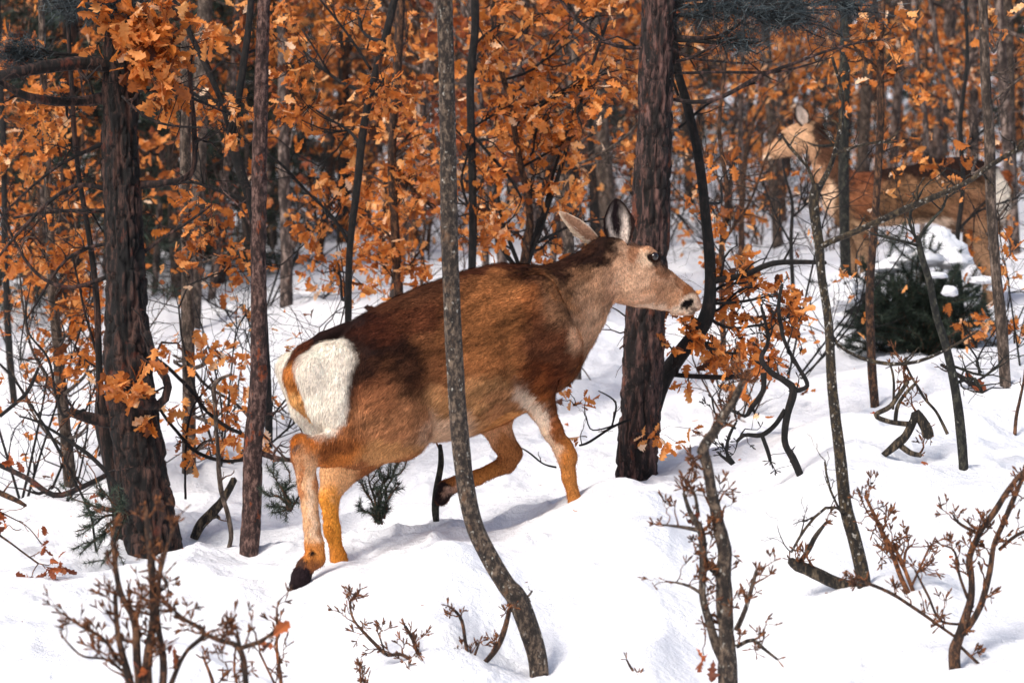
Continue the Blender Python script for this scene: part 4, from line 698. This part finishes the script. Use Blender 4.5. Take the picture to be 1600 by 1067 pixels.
# ---- gnarled and budding shrubs, dead wood
def shrub(name, label, cat, stems, Y=None, base=None, bark_m='twig', twigs=10, tl=.08, buds=True, seed=1, leafpx=(), size=.06, sides=8, bud_col='twig', leafm='leafbrown', wig=.004):
    r = np.random.default_rng(seed)
    if base is None: base = (stems[0][0][0], stems[0][0][1])
    if Y is None: b = hit(*base); Y = b[1]
    b = P(base[0], base[1], Y); t = thing(name, label, cat, tuple(b)); gl = G(); allends = []
    for st in stems:
        w, rr = pxpath(st, Y); Ld = np.sum(np.linalg.norm(np.diff(w, axis=0), axis=1)); n = max(8, int(Ld / .015)); full = catmull(np.concatenate([w, rr[:, None]], 1), n)
        q = full[:, :3]; s = np.linspace(0, Ld, n); sd_ = int(r.integers(999)); q = q + np.stack([vn1(s * 14, sd_), vn1(s * 14, sd_ + 1), vn1(s * 14, sd_ + 2)], -1) * wig; rad = np.maximum(full[:, 3], .0015)
        gs = G(); tube(gs, q, rad, sides, .5, 0, .14, (1., 16.), 0, sd_); gt = gs; ends = []; k = max(1, int(round(twigs * Ld)))
        side_twigs(gt, q, rad, k, tl, r, 2, ends, .45, 4, .5, 1, .2); ends.append((q[-1], unit(q[-1] - q[-3])))
        for e, d in (ends if buds else []):
            for _ in range(int(r.integers(2, 7))):
                dd = unit(unit(d) + r.normal(size=3) * .55 + np.array([0, 0, .25])); L_ = r.uniform(.012, .034); k0 = r.uniform(.0012, .0021)
                tube(gt, np.array([e, e + dd * L_ * .4, e + dd * L_ * .75, e + dd * L_]), [k0 * .8, k0, k0 * 1.6, k0 * .4], 4, .8, 1)
        obj('stem', gs, [M[bark_m], M[bud_col]], t, b); allends += ends
    ends = allends; gt = G()
    for (px, py, n, dY) in leafpx:
        c = P(px, py, Y + dY); e_ = np.array([e for e, d in ends]); i = int(np.argmin(np.linalg.norm(e_ - c, axis=1))); q = bez(e_[i], c, 0, .1, 5, r); gk = G(); tube(gk, q, np.linspace(.003, .0015, 5), 3); obj('leaf_stalk', gk, M[bud_col], t, b)
        pp, dd = tuft(c, c - e_[i], n, r); leaves(gl, pp, dd, r.uniform(.7, 1.2, n) * size, True, None, 0, r)
    if gt.n: obj('leaf_stalks', gt, M[bud_col], t, b)
    if gl.n: obj('foliage', gl, M[leafm], t, b)
    return t
shrub('budding_shrub', 'blurred lichened sapling with broken top and red bud clusters, lower right foreground', 'shrub',
      [[(1138, 1110, 30), (1136, 1040, 30), (1134, 960, 26), (1130, 900, 26), (1132, 860, 24), (1122, 820, 20), (1112, 770, 18), (1106, 730, 18), (1100, 700, 18), (1120, 670, 16), (1142, 630, 15), (1163, 592, 10)],
       [(1134, 1040, 16), (1120, 1010, 15), (1110, 980, 14), (1098, 930, 12), (1099, 880, 12), (1095, 830, 12), (1078, 800, 8), (1068, 770, 5)], [(1126, 900, 12), (1105, 880, 10), (1095, 850, 9)], [(1150, 985, 9), (1165, 950, 8), (1178, 905, 7), (1182, 890, 5)], [(1150, 1010, 8), (1175, 1000, 7), (1195, 1015, 6), (1215, 1030, 4)], [(1100, 930, 6), (1075, 915, 5), (1040, 908, 2)], [(1095, 830, 8), (1070, 825, 6), (1035, 820, 3)], [(1090, 800, 6), (1085, 770, 5), (1068, 748, 3)], [(1098, 700, 16), (1096, 708, 16)]],
      Y=7.3, bark_m='lichen', twigs=26, tl=.06, seed=41, leafpx=[(1100, 1025, 4, 0), (1090, 815, 2, 0)])
shrub('budding_shrub', 'forked blurred shrub with upturned bud tips at the bottom right corner', 'shrub',
      [[(1493, 1056, 16), (1492, 1020, 18), (1500, 990, 16), (1516, 940, 12), (1518, 900, 10), (1516, 870, 11), (1532, 830, 10), (1560, 790, 10), (1590, 745, 8), (1620, 720, 6)], [(1505, 990, 12), (1530, 950, 11), (1545, 900, 10), (1555, 850, 9), (1575, 800, 8), (1600, 740, 6)], [(1500, 1000, 5), (1450, 965, 5), (1390, 925, 6), (1340, 905, 5)], [(1500, 1010, 5), (1545, 1050, 5), (1590, 1080, 3)],
       [(1530, 835, 6), (1500, 818, 5), (1490, 805, 3)], [(1515, 940, 6), (1500, 900, 5), (1490, 860, 4), (1470, 850, 3)], [(1510, 975, 5), (1470, 970, 4), (1450, 930, 4), (1430, 890, 3)], [(1560, 860, 6), (1590, 835, 6), (1630, 820, 4)]],
      Y=7.7, bark_m='brown', twigs=20, tl=.055, seed=42)
shrub('budding_shrub', 'reddish budding twigs sprouting right of the freckled leaning trunk', 'shrub',
      [[(1420, 930, 8), (1400, 880, 8), (1378, 830, 7), (1365, 800, 6), (1352, 775, 4)], [(1430, 930, 7), (1410, 880, 6), (1385, 840, 6), (1368, 810, 5)], [(1412, 890, 5), (1415, 860, 4), (1425, 850, 3)], [(1378, 820, 4), (1358, 805, 3), (1345, 780, 2)], [(1425, 915, 4), (1440, 880, 3), (1450, 860, 3)], [(1385, 840, 4), (1380, 860, 3), (1372, 850, 2)]], base=(1425, 925), bark_m='twig', twigs=24, tl=.06, seed=43)
shrub('budding_shrub', 'blurred multi-stemmed shrub with upright red buds at the bottom left', 'shrub',
      [[(235, 1120, 20), (230, 1040, 16), (240, 960, 13), (236, 880, 13), (232, 830, 12), (228, 790, 5)], [(220, 1110, 14), (215, 1040, 13), (210, 970, 12), (190, 930, 10), (180, 880, 9), (175, 840, 6)], [(215, 1100, 12), (200, 1050, 12), (185, 990, 9), (180, 930, 7)], [(250, 1110, 14), (255, 1040, 12), (245, 960, 9), (250, 900, 8), (262, 850, 6), (272, 820, 5)], [(205, 1060, 6), (170, 1030, 5), (130, 1025, 4), (102, 1000, 3)], [(190, 1040, 6), (165, 1000, 6), (130, 980, 5), (108, 966, 3)], [(262, 1080, 9), (290, 1020, 7), (318, 990, 8), (285, 965, 5), (262, 945, 4)], [(318, 990, 8), (345, 1000, 8), (375, 1015, 10), (385, 1080, 10)], [(376, 1012, 8), (405, 1002, 7), (430, 985, 4)], [(372, 1010, 8), (370, 985, 4)], [(240, 930, 6), (260, 915, 4), (255, 900, 3)]],
      Y=6.6, bark_m='brown', twigs=26, tl=.06, seed=44, leafpx=[(205, 1050, 5, 0), (262, 1010, 3, 0), (420, 1000, 3, 0)])
shrub('budding_shrub', 'thin red-brown twigs poking up right of the blurred bottom-left shrub', 'shrub', [[(440, 1100, 7), (436, 1040, 6), (433, 1000, 5), (432, 950, 4)], [(440, 1090, 5), (420, 1050, 4), (405, 1020, 4)], [(340, 1100, 8), (330, 1060, 6), (320, 1030, 4)], [(380, 1100, 5), (366, 1050, 4), (368, 1010, 3)]], Y=7.2, twigs=16, tl=.07, seed=45)
shrub('budding_shrub', 'low crooked twig arching left out of the snow at bottom centre', 'shrub', [[(692, 1062, 8), (672, 1040, 8), (650, 1036, 7), (625, 1022, 6), (605, 1022, 6), (585, 1004, 6), (567, 985, 5), (552, 965, 4), (548, 940, 4), (562, 920, 3)], [(660, 1040, 7), (645, 1000, 6), (632, 978, 6)], [(600, 1018, 3), (594, 998, 3), (590, 988, 2)], [(690, 1060, 6), (662, 1050, 4), (635, 1040, 3)]], Y=8.3, bark_m='brown', twigs=26, tl=.045, seed=46)
shrub('budding_shrub', 'small forked twig with fan of buds just left of the curved tree foot', 'shrub', [[(731, 1048, 8), (732, 1030, 7), (727, 1000, 6), (722, 970, 6), (712, 955, 5), (700, 946, 3)], [(735, 1046, 8), (752, 1040, 8), (775, 1015, 9), (790, 980, 8), (797, 950, 6)], [(734, 1040, 5), (742, 1022, 4), (748, 1005, 3)], [(734, 1040, 4), (735, 1015, 3)]], Y=8.35, bark_m='brown', twigs=16, tl=.04, seed=47)
shrub('budding_shrub', 'tiny red twig tip standing in the snow at bottom left of centre', 'shrub', [[(565, 1090, 5), (564, 1060, 4), (563, 1040, 3)], [(568, 1090, 4), (574, 1060, 3)]], Y=7.9, twigs=30, tl=.03, seed=48)
shrub('budding_shrub', 'single dark twig lying out of the snow at bottom centre right', 'shrub', [[(1012, 1085, 6), (998, 1060, 5), (985, 1040, 4), (980, 1030, 3)]], Y=8.0, bark_m='brown', twigs=10, tl=.03, seed=49)
shrub('gnarled_shrub', 'gnarled black shrub with bent limbs standing in the snow right of the main pine', 'shrub',
      [[(1250, 742, 11), (1238, 715, 12), (1226, 690, 11), (1230, 650, 12), (1240, 610, 14), (1226, 595, 11), (1205, 582, 10), (1190, 560, 8), (1200, 530, 6), (1190, 480, 5)], [(1238, 612, 8), (1262, 602, 7), (1245, 570, 6), (1225, 530, 6), (1217, 480, 6), (1222, 445, 5)], [(1228, 640, 8), (1210, 665, 8), (1190, 680, 8), (1165, 680, 6), (1152, 690, 5)], [(1190, 680, 7), (1200, 705, 7), (1204, 720, 6)], [(1145, 725, 8), (1135, 705, 5), (1140, 680, 5), (1150, 660, 4)], [(1145, 725, 7), (1125, 710, 4)], [(1193, 582, 10), (1192, 610, 8), (1175, 635, 9), (1165, 650, 6), (1150, 645, 4)], [(1150, 670, 4), (1120, 650, 3), (1112, 622, 3)]],
      base=(1250, 742), bark_m='black', bud_col='black', twigs=9, tl=.11, seed=50, leafpx=[(1170, 620, 3, 0), (1185, 645, 3, 0), (1178, 600, 2, 0), (1130, 600, 3, 0)], leafm='leaf')
shrub('dead_branch', 'twisted greyish dead branch with club-shaped end on the snow at right', 'branch',
      [[(1380, 712, 10), (1400, 695, 14), (1415, 680, 13), (1428, 655, 13), (1432, 645, 15), (1447, 668, 17), (1450, 682, 17)], [(1408, 696, 10), (1425, 708, 9), (1440, 711, 8)], [(1425, 662, 9), (1395, 660, 8), (1368, 650, 8), (1390, 635, 8), (1405, 615, 7), (1418, 596, 6)], [(1398, 660, 6), (1402, 635, 6), (1415, 615, 5), (1430, 600, 5)], [(1480, 678, 5), (1465, 645, 5), (1445, 622, 5), (1425, 590, 4), (1415, 570, 4)], [(1395, 640, 4), (1396, 600, 4), (1390, 570, 3)]],
      base=(1385, 714), bark_m='deadwood', bud_col='twig', twigs=7, tl=.1, seed=51, wig=.006)
shrub('fallen_log', 'short curled dead log lying against the foot of the freckled tree at right', 'log',
      [[(1372, 925, 18), (1345, 918, 20), (1310, 912, 20), (1285, 900, 20), (1265, 890, 20), (1245, 882, 18), (1234, 874, 12)], [(1250, 878, 8), (1262, 860, 8), (1275, 835, 7), (1290, 815, 4)]], base=(1310, 920), bark_m='deadwood', twigs=14, tl=.06, seed=52)
shrub('dead_branch', 'pale dead branch slanting out of the snow between dark pine and reddish pine', 'branch', [[(304, 842, 14), (314, 820, 18), (335, 798, 17), (352, 775, 13), (366, 748, 11)], [(325, 810, 9), (338, 806, 8), (344, 810, 5)]], base=(308, 842), bark_m='deadwood', twigs=0.5, tl=.05, buds=False, seed=53)
shrub('dead_sapling', 'thin crooked grey dead sapling left of the reddish pine', 'sapling', [[(358, 856, 8), (361, 835, 8), (355, 800, 8), (345, 760, 8), (340, 700, 7), (336, 640, 7), (334, 605, 8), (345, 592, 6), (362, 585, 4)], [(334, 605, 5), (330, 590, 3)]], base=(358, 856), bark_m='grey', twigs=2, tl=.12, seed=54, buds=False)
shrub('dead_sapling', 'stubby black snow-flecked stump stem between the legs of the hind', 'sapling', [[(681, 815, 10), (680, 790, 12), (684, 755, 11), (689, 722, 10), (687, 695, 6)]], Y=10.3, bark_m='moss', twigs=3, tl=.1, seed=55, buds=False)
shrub('gnarled_shrub', 'leafy low branch hanging over the snow at the left edge', 'shrub', [[(-10, 830, 4), (20, 850, 3), (60, 880, 3)], [(0, 800, 3), (40, 820, 2), (65, 850, 2)], [(-20, 760, 10), (20, 778, 9), (40, 790, 6)]], Y=10.2, bark_m='brown', twigs=6, tl=.08, seed=56, buds=False, leafpx=[(45, 905, 6, 0), (75, 890, 6, 0), (65, 848, 5, 0), (8, 800, 5, 0), (90, 880, 5, 0), (10, 820, 4, 0)], size=.065)
shrub('gnarled_shrub', 'black crooked twigs arching over the snow left of the dark pine', 'shrub', [[(150, 860, 4), (140, 800, 4), (110, 740, 4), (85, 690, 5), (60, 650, 4), (20, 590, 4), (-10, 560, 3)], [(200, 780, 7), (150, 720, 7), (110, 690, 6), (60, 660, 4), (30, 650, 3)], [(132, 640, 5), (100, 650, 5), (88, 620, 4), (75, 560, 4), (45, 520, 3), (40, 470, 3)], [(0, 650, 6, -1), (40, 615, 6, -1), (60, 575, 5, -1)]], Y=10.6, bark_m='black', bud_col='twig', twigs=6, tl=.12, seed=57, leafpx=[(25, 725, 5, 0), (160, 780, 3, 0)])
shrub('gnarled_shrub', 'leafless dark twigs with a few orange leaves in front of the main pine foot', 'shrub', [[(985, 655, 4), (955, 668, 4), (920, 690, 4), (905, 695, 3)], [(955, 668, 3), (962, 630, 3), (935, 610, 2)], [(960, 665, 3), (925, 672, 2), (915, 650, 2)], [(870, 730, 4), (850, 725, 3), (830, 710, 3), (815, 700, 2)]], Y=10.55, bark_m='black', bud_col='brown', twigs=8, tl=.08, seed=58, buds=False, leafpx=[(905, 682, 3, 0), (910, 625, 4, 0), (890, 612, 4, 0), (880, 625, 3, 0), (915, 628, 2, 0)], leafm='leaf')
shrub('gnarled_shrub', 'leafy twig tangle on the snow between the grey trunk and the reddish pine', 'shrub', [[(290, 780, 4), (290, 700, 4), (300, 640, 4), (330, 600, 3)], [(245, 560, 5), (290, 600, 6), (330, 650, 6), (380, 680, 6)], [(250, 640, 5), (300, 700, 6), (350, 720, 6), (400, 716, 5)]], Y=11.3, bark_m='black', bud_col='brown', twigs=8, tl=.14, seed=59, buds=False, leafpx=[(330, 550, 6, 0), (315, 545, 5, 0), (360, 615, 6, 0), (325, 620, 5, 0), (350, 690, 8, 0), (370, 680, 7, 0), (300, 720, 7, 0), (290, 690, 7, 0), (345, 555, 4, 0), (410, 680, 8, 0), (415, 700, 6, 0), (265, 640, 6, 0), (375, 625, 4, 0)], leafm='leaf', size=.075)
shrub('gnarled_shrub', 'orange-leaved bramble low at the right edge beyond the snowy bush', 'shrub', [[(1530, 560, 4), (1520, 530, 4), (1500, 500, 3)], [(1545, 560, 4), (1555, 530, 3), (1575, 500, 3)], [(1480, 560, 4), (1490, 530, 3)], [(1590, 560, 3), (1585, 520, 3), (1600, 480, 2)]], Y=13.4, bark_m='black', bud_col='brown', twigs=8, tl=.14, seed=60, buds=False, leafpx=[(1500, 505, 6, 0), (1515, 520, 6, 0), (1545, 500, 5, 0), (1555, 510, 5, 0), (1495, 560, 4, 0), (1480, 490, 4, 0), (1575, 505, 5, 0), (1590, 520, 4, 0), (1530, 545, 5, 0), (1520, 490, 4, 0)], leafm='leaf', size=.075)
shrub('bare_twig', 'single thin brown stem stuck in the snow at the right edge', 'twig', [[(1585, 680, 6), (1590, 640, 5), (1600, 590, 4), (1606, 540, 3)]], base=(1585, 680), bark_m='brown', twigs=2, tl=.05, seed=61, buds=False)
shrub('gnarled_shrub', 'black slanting dead stick lying behind the lichen-spotted bare stem', 'shrub', [[(1536, 614, 9), (1515, 598, 9), (1495, 585, 7), (1470, 570, 6)], [(1512, 602, 5), (1535, 590, 4), (1560, 570, 3)], [(1530, 585, 4), (1526, 560, 3), (1512, 540, 3)]], base=(1530, 612), bark_m='black', bud_col='brown', twigs=5, tl=.08, seed=62, buds=False, leafpx=[(1518, 592, 3, 0)])

def conifer(name, label, base, Y, shoots, seed, nlen=.035, leafm='needle', k=46):
    """shoots: (px, py) of shoot tips; needles all along each shoot"""
    r = np.random.default_rng(seed); b = P(base[0], base[1], Y); t = thing(name, label, 'conifer', tuple(b)); gb = G(); gn = G()
    for (px, py, dY) in shoots:
        e = P(px, py, Y + dY); q = bez(b + r.normal(size=3) * .01, e, .08, .06, 14, r); tube(gb, q, np.linspace(.007, .002, 14), 4)
        sub = [q] + [bez(q[int(i)], q[int(i)] + unit((e - b) + r.normal(size=3) * np.linalg.norm(e - b) * .6) * np.linalg.norm(e - b) * r.uniform(.2, .45), .02, .05, 8, r) for i in r.integers(4, 13, 4)]
        for s_ in sub:
            tube(gb, s_, np.linspace(.003, .0015, len(s_)), 3); n = int(k * 4 * np.linalg.norm(s_[-1] - s_[0]) / .25) + 14; i = r.uniform(1, len(s_) - 1.01, n); i0 = i.astype(int); p = s_[i0] + (s_[i0 + 1] - s_[i0]) * (i - i0)[:, None]
            d = unit(unit(s_[-1] - s_[0]) * .8 + r.normal(size=(n, 3)) * .8); blades(gn, p, d, r.uniform(.6, 1.2, n) * nlen, .0026, None, 0, r)
    obj('branches', gb, M['brown'], t, b); obj('needles', gn, M[leafm], t, b); return t
b1 = hit(600, 825, 9.9)
conifer('spruce_sapling', 'small dark spruce sapling powdered with snow, seen under the belly of the hind', (592, 815), 10.45, [(560, 745, 0), (575, 735, .05), (600, 740, 0), (625, 755, -.05), (590, 770, -.1), (560, 790, 0), (620, 720, .1), (640, 700, .05), (605, 790, -.1), (575, 800, -.1)], 71)
conifer('spruce_sapling', 'small green spruce sapling by the foot of the massive pine', (200, 800), 10.5, [(140, 790, 0), (120, 830, -.05), (140, 850, -.1), (125, 865, -.1), (110, 778, 0), (150, 760, 0), (160, 880, -.1), (185, 760, -.2)], 72)
conifer('spruce_sapling', 'low green spruce sprigs on the snow between the reddish pine and the hind legs', (455, 795), 10.6, [(425, 738, 0), (418, 790, -.05), (440, 760, 0), (408, 765, .05), (452, 735, .05), (470, 770, .1), (430, 800, -.1)], 74)
r = np.random.default_rng(73); YB = 14.6; sh = [(1432 + 112 * math.cos(a) * q, 500 - 92 * math.sin(a) * q, d) for a, q, d in zip(np.linspace(-.5, 3.65, 70), r.uniform(.45, 1.2, 70), r.uniform(-.4, .4, 70))]
conifer('snowy_conifer', 'dark bushy conifer capped with snow below the second hind', (1440, 560), YB, sh, 73, .05, 'needle', 80)
def clump(label, parts, seed):
    g = G(); r = np.random.default_rng(seed); c0 = None
    for (px, py, Y, rx, rz, ry) in parts:
        c = P(px, py, Y); c0 = c if c0 is None else c0; th = np.linspace(0, math.pi, 30); ph = np.linspace(0, 2 * math.pi, 48, endpoint=False); T, Ph = np.meshgrid(th, ph, indexing='ij')
        d = np.stack([np.sin(T) * np.cos(Ph), np.sin(T) * np.sin(Ph), np.cos(T)], -1); n = 1 + .22 * vnoise(d * 2.1 + seed, seed) + .1 * vnoise(d * 5.5, seed + 1) + .03 * vnoise(d * 14, seed + 2); s = np.array([rx, ry, rz]) * Y / F; low = np.where(d[..., 2:] < 0, .45, 1)
        v = c + d * n[..., None] * s * np.concatenate([np.ones_like(low), np.ones_like(low), low], -1); ix = np.arange(30 * 48).reshape(30, 48); nx = np.roll(ix, -1, 1); g.add(v.reshape(-1, 3), np.stack([ix[:-1], ix[1:], nx[1:], nx[:-1]], -1).reshape(-1, 4))
    o = obj('snow_clump', g, M['snow'], None, c0); tag(o, label, 'snow clump')
clump('large rounded heap of snow on top of the dark conifer bush', [(1466, 400, YB, 40, 38, 42), (1432, 408, YB - .1, 46, 22, 44), (1396, 420, YB - .05, 34, 15, 36), (1490, 412, YB - .1, 26, 22, 34), (1362, 432, YB, 20, 9, 26)], 81)
clump('smooth lump of snow on the left side of the dark conifer bush', [(1318, 470, YB - .3, 26, 30, 36), (1338, 452, YB - .2, 26, 20, 32), (1306, 480, YB - .3, 18, 18, 26)], 82)
clump('small pat of snow caught in the right half of the conifer bush', [(1484, 458, YB - .55, 12, 12, 12), (1466, 432, YB - .5, 14, 7, 12)], 83)
clump('small pat of snow low on the right flank of the conifer bush', [(1535, 440, YB - .4, 22, 8, 18), (1556, 452, YB - .4, 16, 7, 14)], 84)

# ---------------------------------------------------------------- the wood behind: prototypes, then copies with their parts
def proto(seed, Ht, r0, leafn, name='oak_tree', mat='far', size=.085, low=.8, leafm='leaf', spread=.45):
    r = np.random.default_rng(seed); t = thing(name, '', 'tree', (0, 0, 0)); n = 40; s = np.linspace(0, 1, n)
    bend = np.stack([vn1(s * 2.5 + 3, seed), vn1(s * 2.5 + 3, seed + 50), 0 * s], -1) * .28 * s[:, None] ** .5 + np.stack([vn1(s * 9, seed + 2), vn1(s * 9, seed + 3), 0 * s], -1) * .05; lean = r.normal(size=2) * .07
    p = np.stack([lean[0] * s * Ht, lean[1] * s * Ht, s * (Ht + .4) - .4], -1) + bend; rad = r0 * (1 - .75 * s); g = G(); tube(g, p, rad, 9, .5, 0, .1, (1., 5.), 0, seed); gl = G()
    nb = int(Ht * 5)
    for _ in range(nb):
        h = r.uniform(low, Ht) / Ht; i = int(h * (n - 1)); a = r.uniform(0, 6.283); Ld = r.uniform(.4, 1.25) * (1.25 - h * .6) * (spread / .45); e = p[i] + np.array([math.cos(a) * Ld, math.sin(a) * Ld, Ld * r.uniform(.2, 1.0)])
        q = bez(p[i], e, -.05, .09, 8, r); r1 = rad[i] * r.uniform(.25, .5); tube(g, q, np.linspace(r1, .003, 8), 5); ends = side_twigs(g, q, np.linspace(r1, .003, 8), 4, .3, r, 1, [(e, q[-1] - q[-2])], .15, 3)
        k = leafn / nb / len(ends)
        for ee, dd in ends:
            m = int(r.poisson(k * 1.6)) if r.random() < .7 else 0
            if m: pp, d2 = tuft(ee, dd, m, r); pp = pp + r.normal(size=pp.shape) * .035; leaves(gl, pp, d2, r.uniform(.7, 1.3, m) * size, False, None, 0, r)
    obj('trunk', g, M[mat], t)
    if gl.n: obj('foliage', gl, M[leafm], t)
    return t
oaks = [proto(100 + i, 6.5 + i % 3, .028 + .007 * (i % 3), [950, 700, 1100][i % 3], mat=['far', 'brown', 'far', 'grey'][i % 4], leafm=['leaf', 'leaf', 'leafbrown'][i % 3]) for i in range(7)]
bares = [proto(130 + i, 9 + i, .05 + .012 * i, 160, mat=['far', 'grey', 'black'][i % 3], low=1.8, name='bare_tree') for i in range(4)]
low_ = [proto(150 + i, 2.2 + .3 * i, .018, 420, mat='brown', low=.25, name='oak_sapling', spread=.4) for i in range(3)]
def far_conifer(seed):
    r = np.random.default_rng(seed); t = thing('conifer_tree', '', 'tree', (0, 0, 0)); Ht = 8.; g = G(); gn = G(); p = np.stack([np.zeros(20), np.zeros(20), np.linspace(-.4, Ht, 20)], -1); tube(g, p, np.linspace(.11, .01, 20), 8)
    for _ in range(190):
        h = r.uniform(.3, Ht - .2); a = r.uniform(0, 6.283); Ld = (1 - h / Ht) * 1.7 + .2; s0 = np.array([0, 0, h]); e = s0 + np.array([math.cos(a) * Ld, math.sin(a) * Ld, -.18 * Ld]); q = bez(s0, e, .04, .05, 8, r); tube(g, q, np.linspace(.012, .003, 8), 3)
        n = int(130 * Ld); i = r.uniform(1.5, 6.99, n); i0 = i.astype(int); pp = q[i0] + (q[i0 + 1] - q[i0]) * (i - i0)[:, None] + r.normal(size=(n, 3)) * .05 * np.array([1, 1, .4]); d = unit(unit(e - s0) * .7 + r.normal(size=(n, 3)) * .7 + np.array([0, 0, -.2])); blades(gn, pp, d, r.uniform(.08, .2, n), .014, None, 0, r)
    obj('trunk', g, M['darkpine'], t); obj('needles', gn, M['needle'], t); return t
cons = [far_conifer(170), far_conifer(171)]
r = np.random.default_rng(5); used = set(); placed = []
def put(src, X, Y, sc, label, group):
    px = 800 + F * X / Y; k_ = 0 if px < 240 else 1 if px < 430 else 2 if px < 690 else 3 if px < 1000 else 4 if px < 1180 else 5 if px < 1400 else 6
    label = label.format(['left of the massive dark pine', 'between the dark pine and the reddish pine', 'above the rump of the front hind', 'above the shoulder and neck of the front hind', 'right of the main pine', 'behind the head of the second hind', 'above the back of the second hind'][k_])
    label = ('near ' if Y < 26 else 'mid-distance ' if Y < 50 else 'far-off ') + label
    z = float(ground_z(X, Y)); rz = r.uniform(0, 6.283)
    if id(src) not in used: used.add(id(src)); o = src; o.location = (X, Y, z); o.rotation_euler = (0, 0, rz); o.scale = (sc, sc, sc); o['label'] = label
    else: o = dup(src, (X, Y, z), rz, sc, label)
    o['group'] = group; placed.append((X, Y))
def free(X, Y, d):
    return all((X - a) ** 2 + (Y - b_) ** 2 > d * d for a, b_ in placed)
def scatter(kinds, count, y0, y1, pw, d, label, group, smin=.85, smax=1.2, ul=.26, avoid=True):
    k = tries = 0
    while k < count and tries < count * 40:
        tries += 1; Y = (y0 ** pw + r.random() * (y1 ** pw - y0 ** pw)) ** (1 / pw); u = r.uniform(-ul, ul); X = u * Y; px = 800 + u * F
        if avoid and Y < 19 and 1110 < px < 1680: continue
        if not free(X, Y, d * max(1, Y / 30)): continue
        if kinds is oaks and px > 1150 and r.random() < .55: continue
        put(kinds[int(r.integers(len(kinds)))], X, Y, r.uniform(smin, smax), label, group); k += 1
for i, (px, Y, sc) in enumerate([(110, 21, .9), (235, 25, 1.), (345, 24, .55), (425, 30, .6), (900, 45, 1.3), (1010, 60, 1.5), (560, 42, 1.3), (640, 55, 1.4), (1230, 48, 1.3), (1480, 60, 1.4), (20, 34, 1.1), (760, 70, 1.6), (330, 50, 1.4), (1370, 75, 1.6), (860, 90, 1.8), (450, 80, 1.7), (1120, 95, 1.8), (1590, 50, 1.2), (200, 80, 1.6), (690, 100, 1.9)]):
    put(cons[i % 2], (px - 800) / F * Y, Y, sc, 'dark green conifer {}', 'dark conifers in the wood behind')
scatter(oaks, 12, 17, 24, 1.2, .8, 'orange-leaved oak {}', 'leafy oaks in the wood behind')
scatter(oaks, 48, 24, 48, 1.2, .8, 'orange-leaved oak {}', 'leafy oaks in the wood behind')
scatter(oaks, 62, 48, 100, 1.2, 1.0, 'orange-leaved oak {}', 'leafy oaks in the wood behind', 1.1, 1.7)
scatter(low_, 34, 16.5, 45, 1.2, .6, 'low leafy oak sapling {}', 'oak saplings in the wood behind')
scatter(bares, 170, 17, 80, 1.3, .6, 'almost leafless brown trunk {}', 'bare trunks in the wood behind')
scatter(bares, 70, 90, 200, 1.3, 1.2, 'almost leafless brown trunk {}', 'bare trunks in the wood behind', 1.4, 2.4)

def bare_shrub(seed, Ht):
    r = np.random.default_rng(seed); t = thing('bare_shrub', '', 'shrub', (0, 0, 0))
    g = G(); gl = G()
    for _ in range(6):
        a = r.uniform(0, 6.283); e = np.array([math.cos(a) * Ht * .5, math.sin(a) * Ht * .5, Ht * r.uniform(.6, 1.1)]); s0 = np.array([0, 0, -.15]) + r.normal(size=3) * .03
        q = bez(s0, e, .06, .12, 14, r); rd = np.linspace(.009, .003, 14); tube(g, q, rd, 5); ends = side_twigs(g, q, rd, 11, Ht * .3, r, 3, [(e, q[-1] - q[-2])], .2, 4, t0=.25)
        for ee, dd in ends:
            if r.random() < .12: pp, d2 = tuft(ee, dd, int(r.integers(1, 4)), r); leaves(gl, pp, d2, r.uniform(.05, .08, len(pp)), False, None, 0, r)
    obj('stems', g, M['black' if seed % 2 else 'brown'], t); obj('foliage', gl, M['leaf'], t); return t
bsh = [bare_shrub(181, 1.3), bare_shrub(182, .9), bare_shrub(183, 1.6)]
for k, (px, Y, sc, lb) in enumerate([(40, 12.6, .9, 'twiggy bare shrub on the snow at the far left edge'), (150, 13.4, .9, 'twiggy bare shrub left of the foot of the massive dark pine'), (345, 12.8, .8, 'twiggy bare shrub between the grey trunk and the reddish pine'), (440, 13.6, .7, 'twiggy bare shrub just left of the rump of the front hind'), (1150, 12.6, .7, 'twiggy leafless shrub right of the slanting black oak foot'), (1225, 13.5, .8, 'twiggy leafless shrub left of the snow-capped conifer bush'), (1590, 12.8, .7, 'twiggy leafless shrub at the right edge beside the grey-brown trunk')]):
    X = (px - 800) / F * Y; src = bsh[k % 3]; z = float(ground_z(X, Y)); o = src if k < 3 else dup(src, (X, Y, z), r.uniform(0, 6.28), sc, lb)
    if k < 3: o.location = (X, Y, z); o.scale = (sc, sc, sc); o['label'] = lb
    o['group'] = 'bare shrubs on the snow'; used.add(id(src))
scatter(bsh, 60, 15.5, 40, 1.2, .5, 'twiggy bare shrub {}', 'bare shrubs on the snow', .8, 1.3)
n = 90; X = r.uniform(-2.2, 2.4, n); Y = r.uniform(7.5, 14, n); gq = G(); pz = np.stack([X, Y, ground_z(X, Y) + .006], -1); d = r.normal(size=(n, 3)) * np.array([1, 1, .15])
leaves(gq, pz[:30], d[:30], r.uniform(.015, .045, 30), False, None, 0, r); blades(gq, pz[30:], d[30:], r.uniform(.015, .05, n - 30), .004, None, 0, r)
o = obj('forest_litter', gq, M['leafbrown']); tag(o, 'scattered brown leaf and bark bits on the snow', 'litter', kind='stuff')
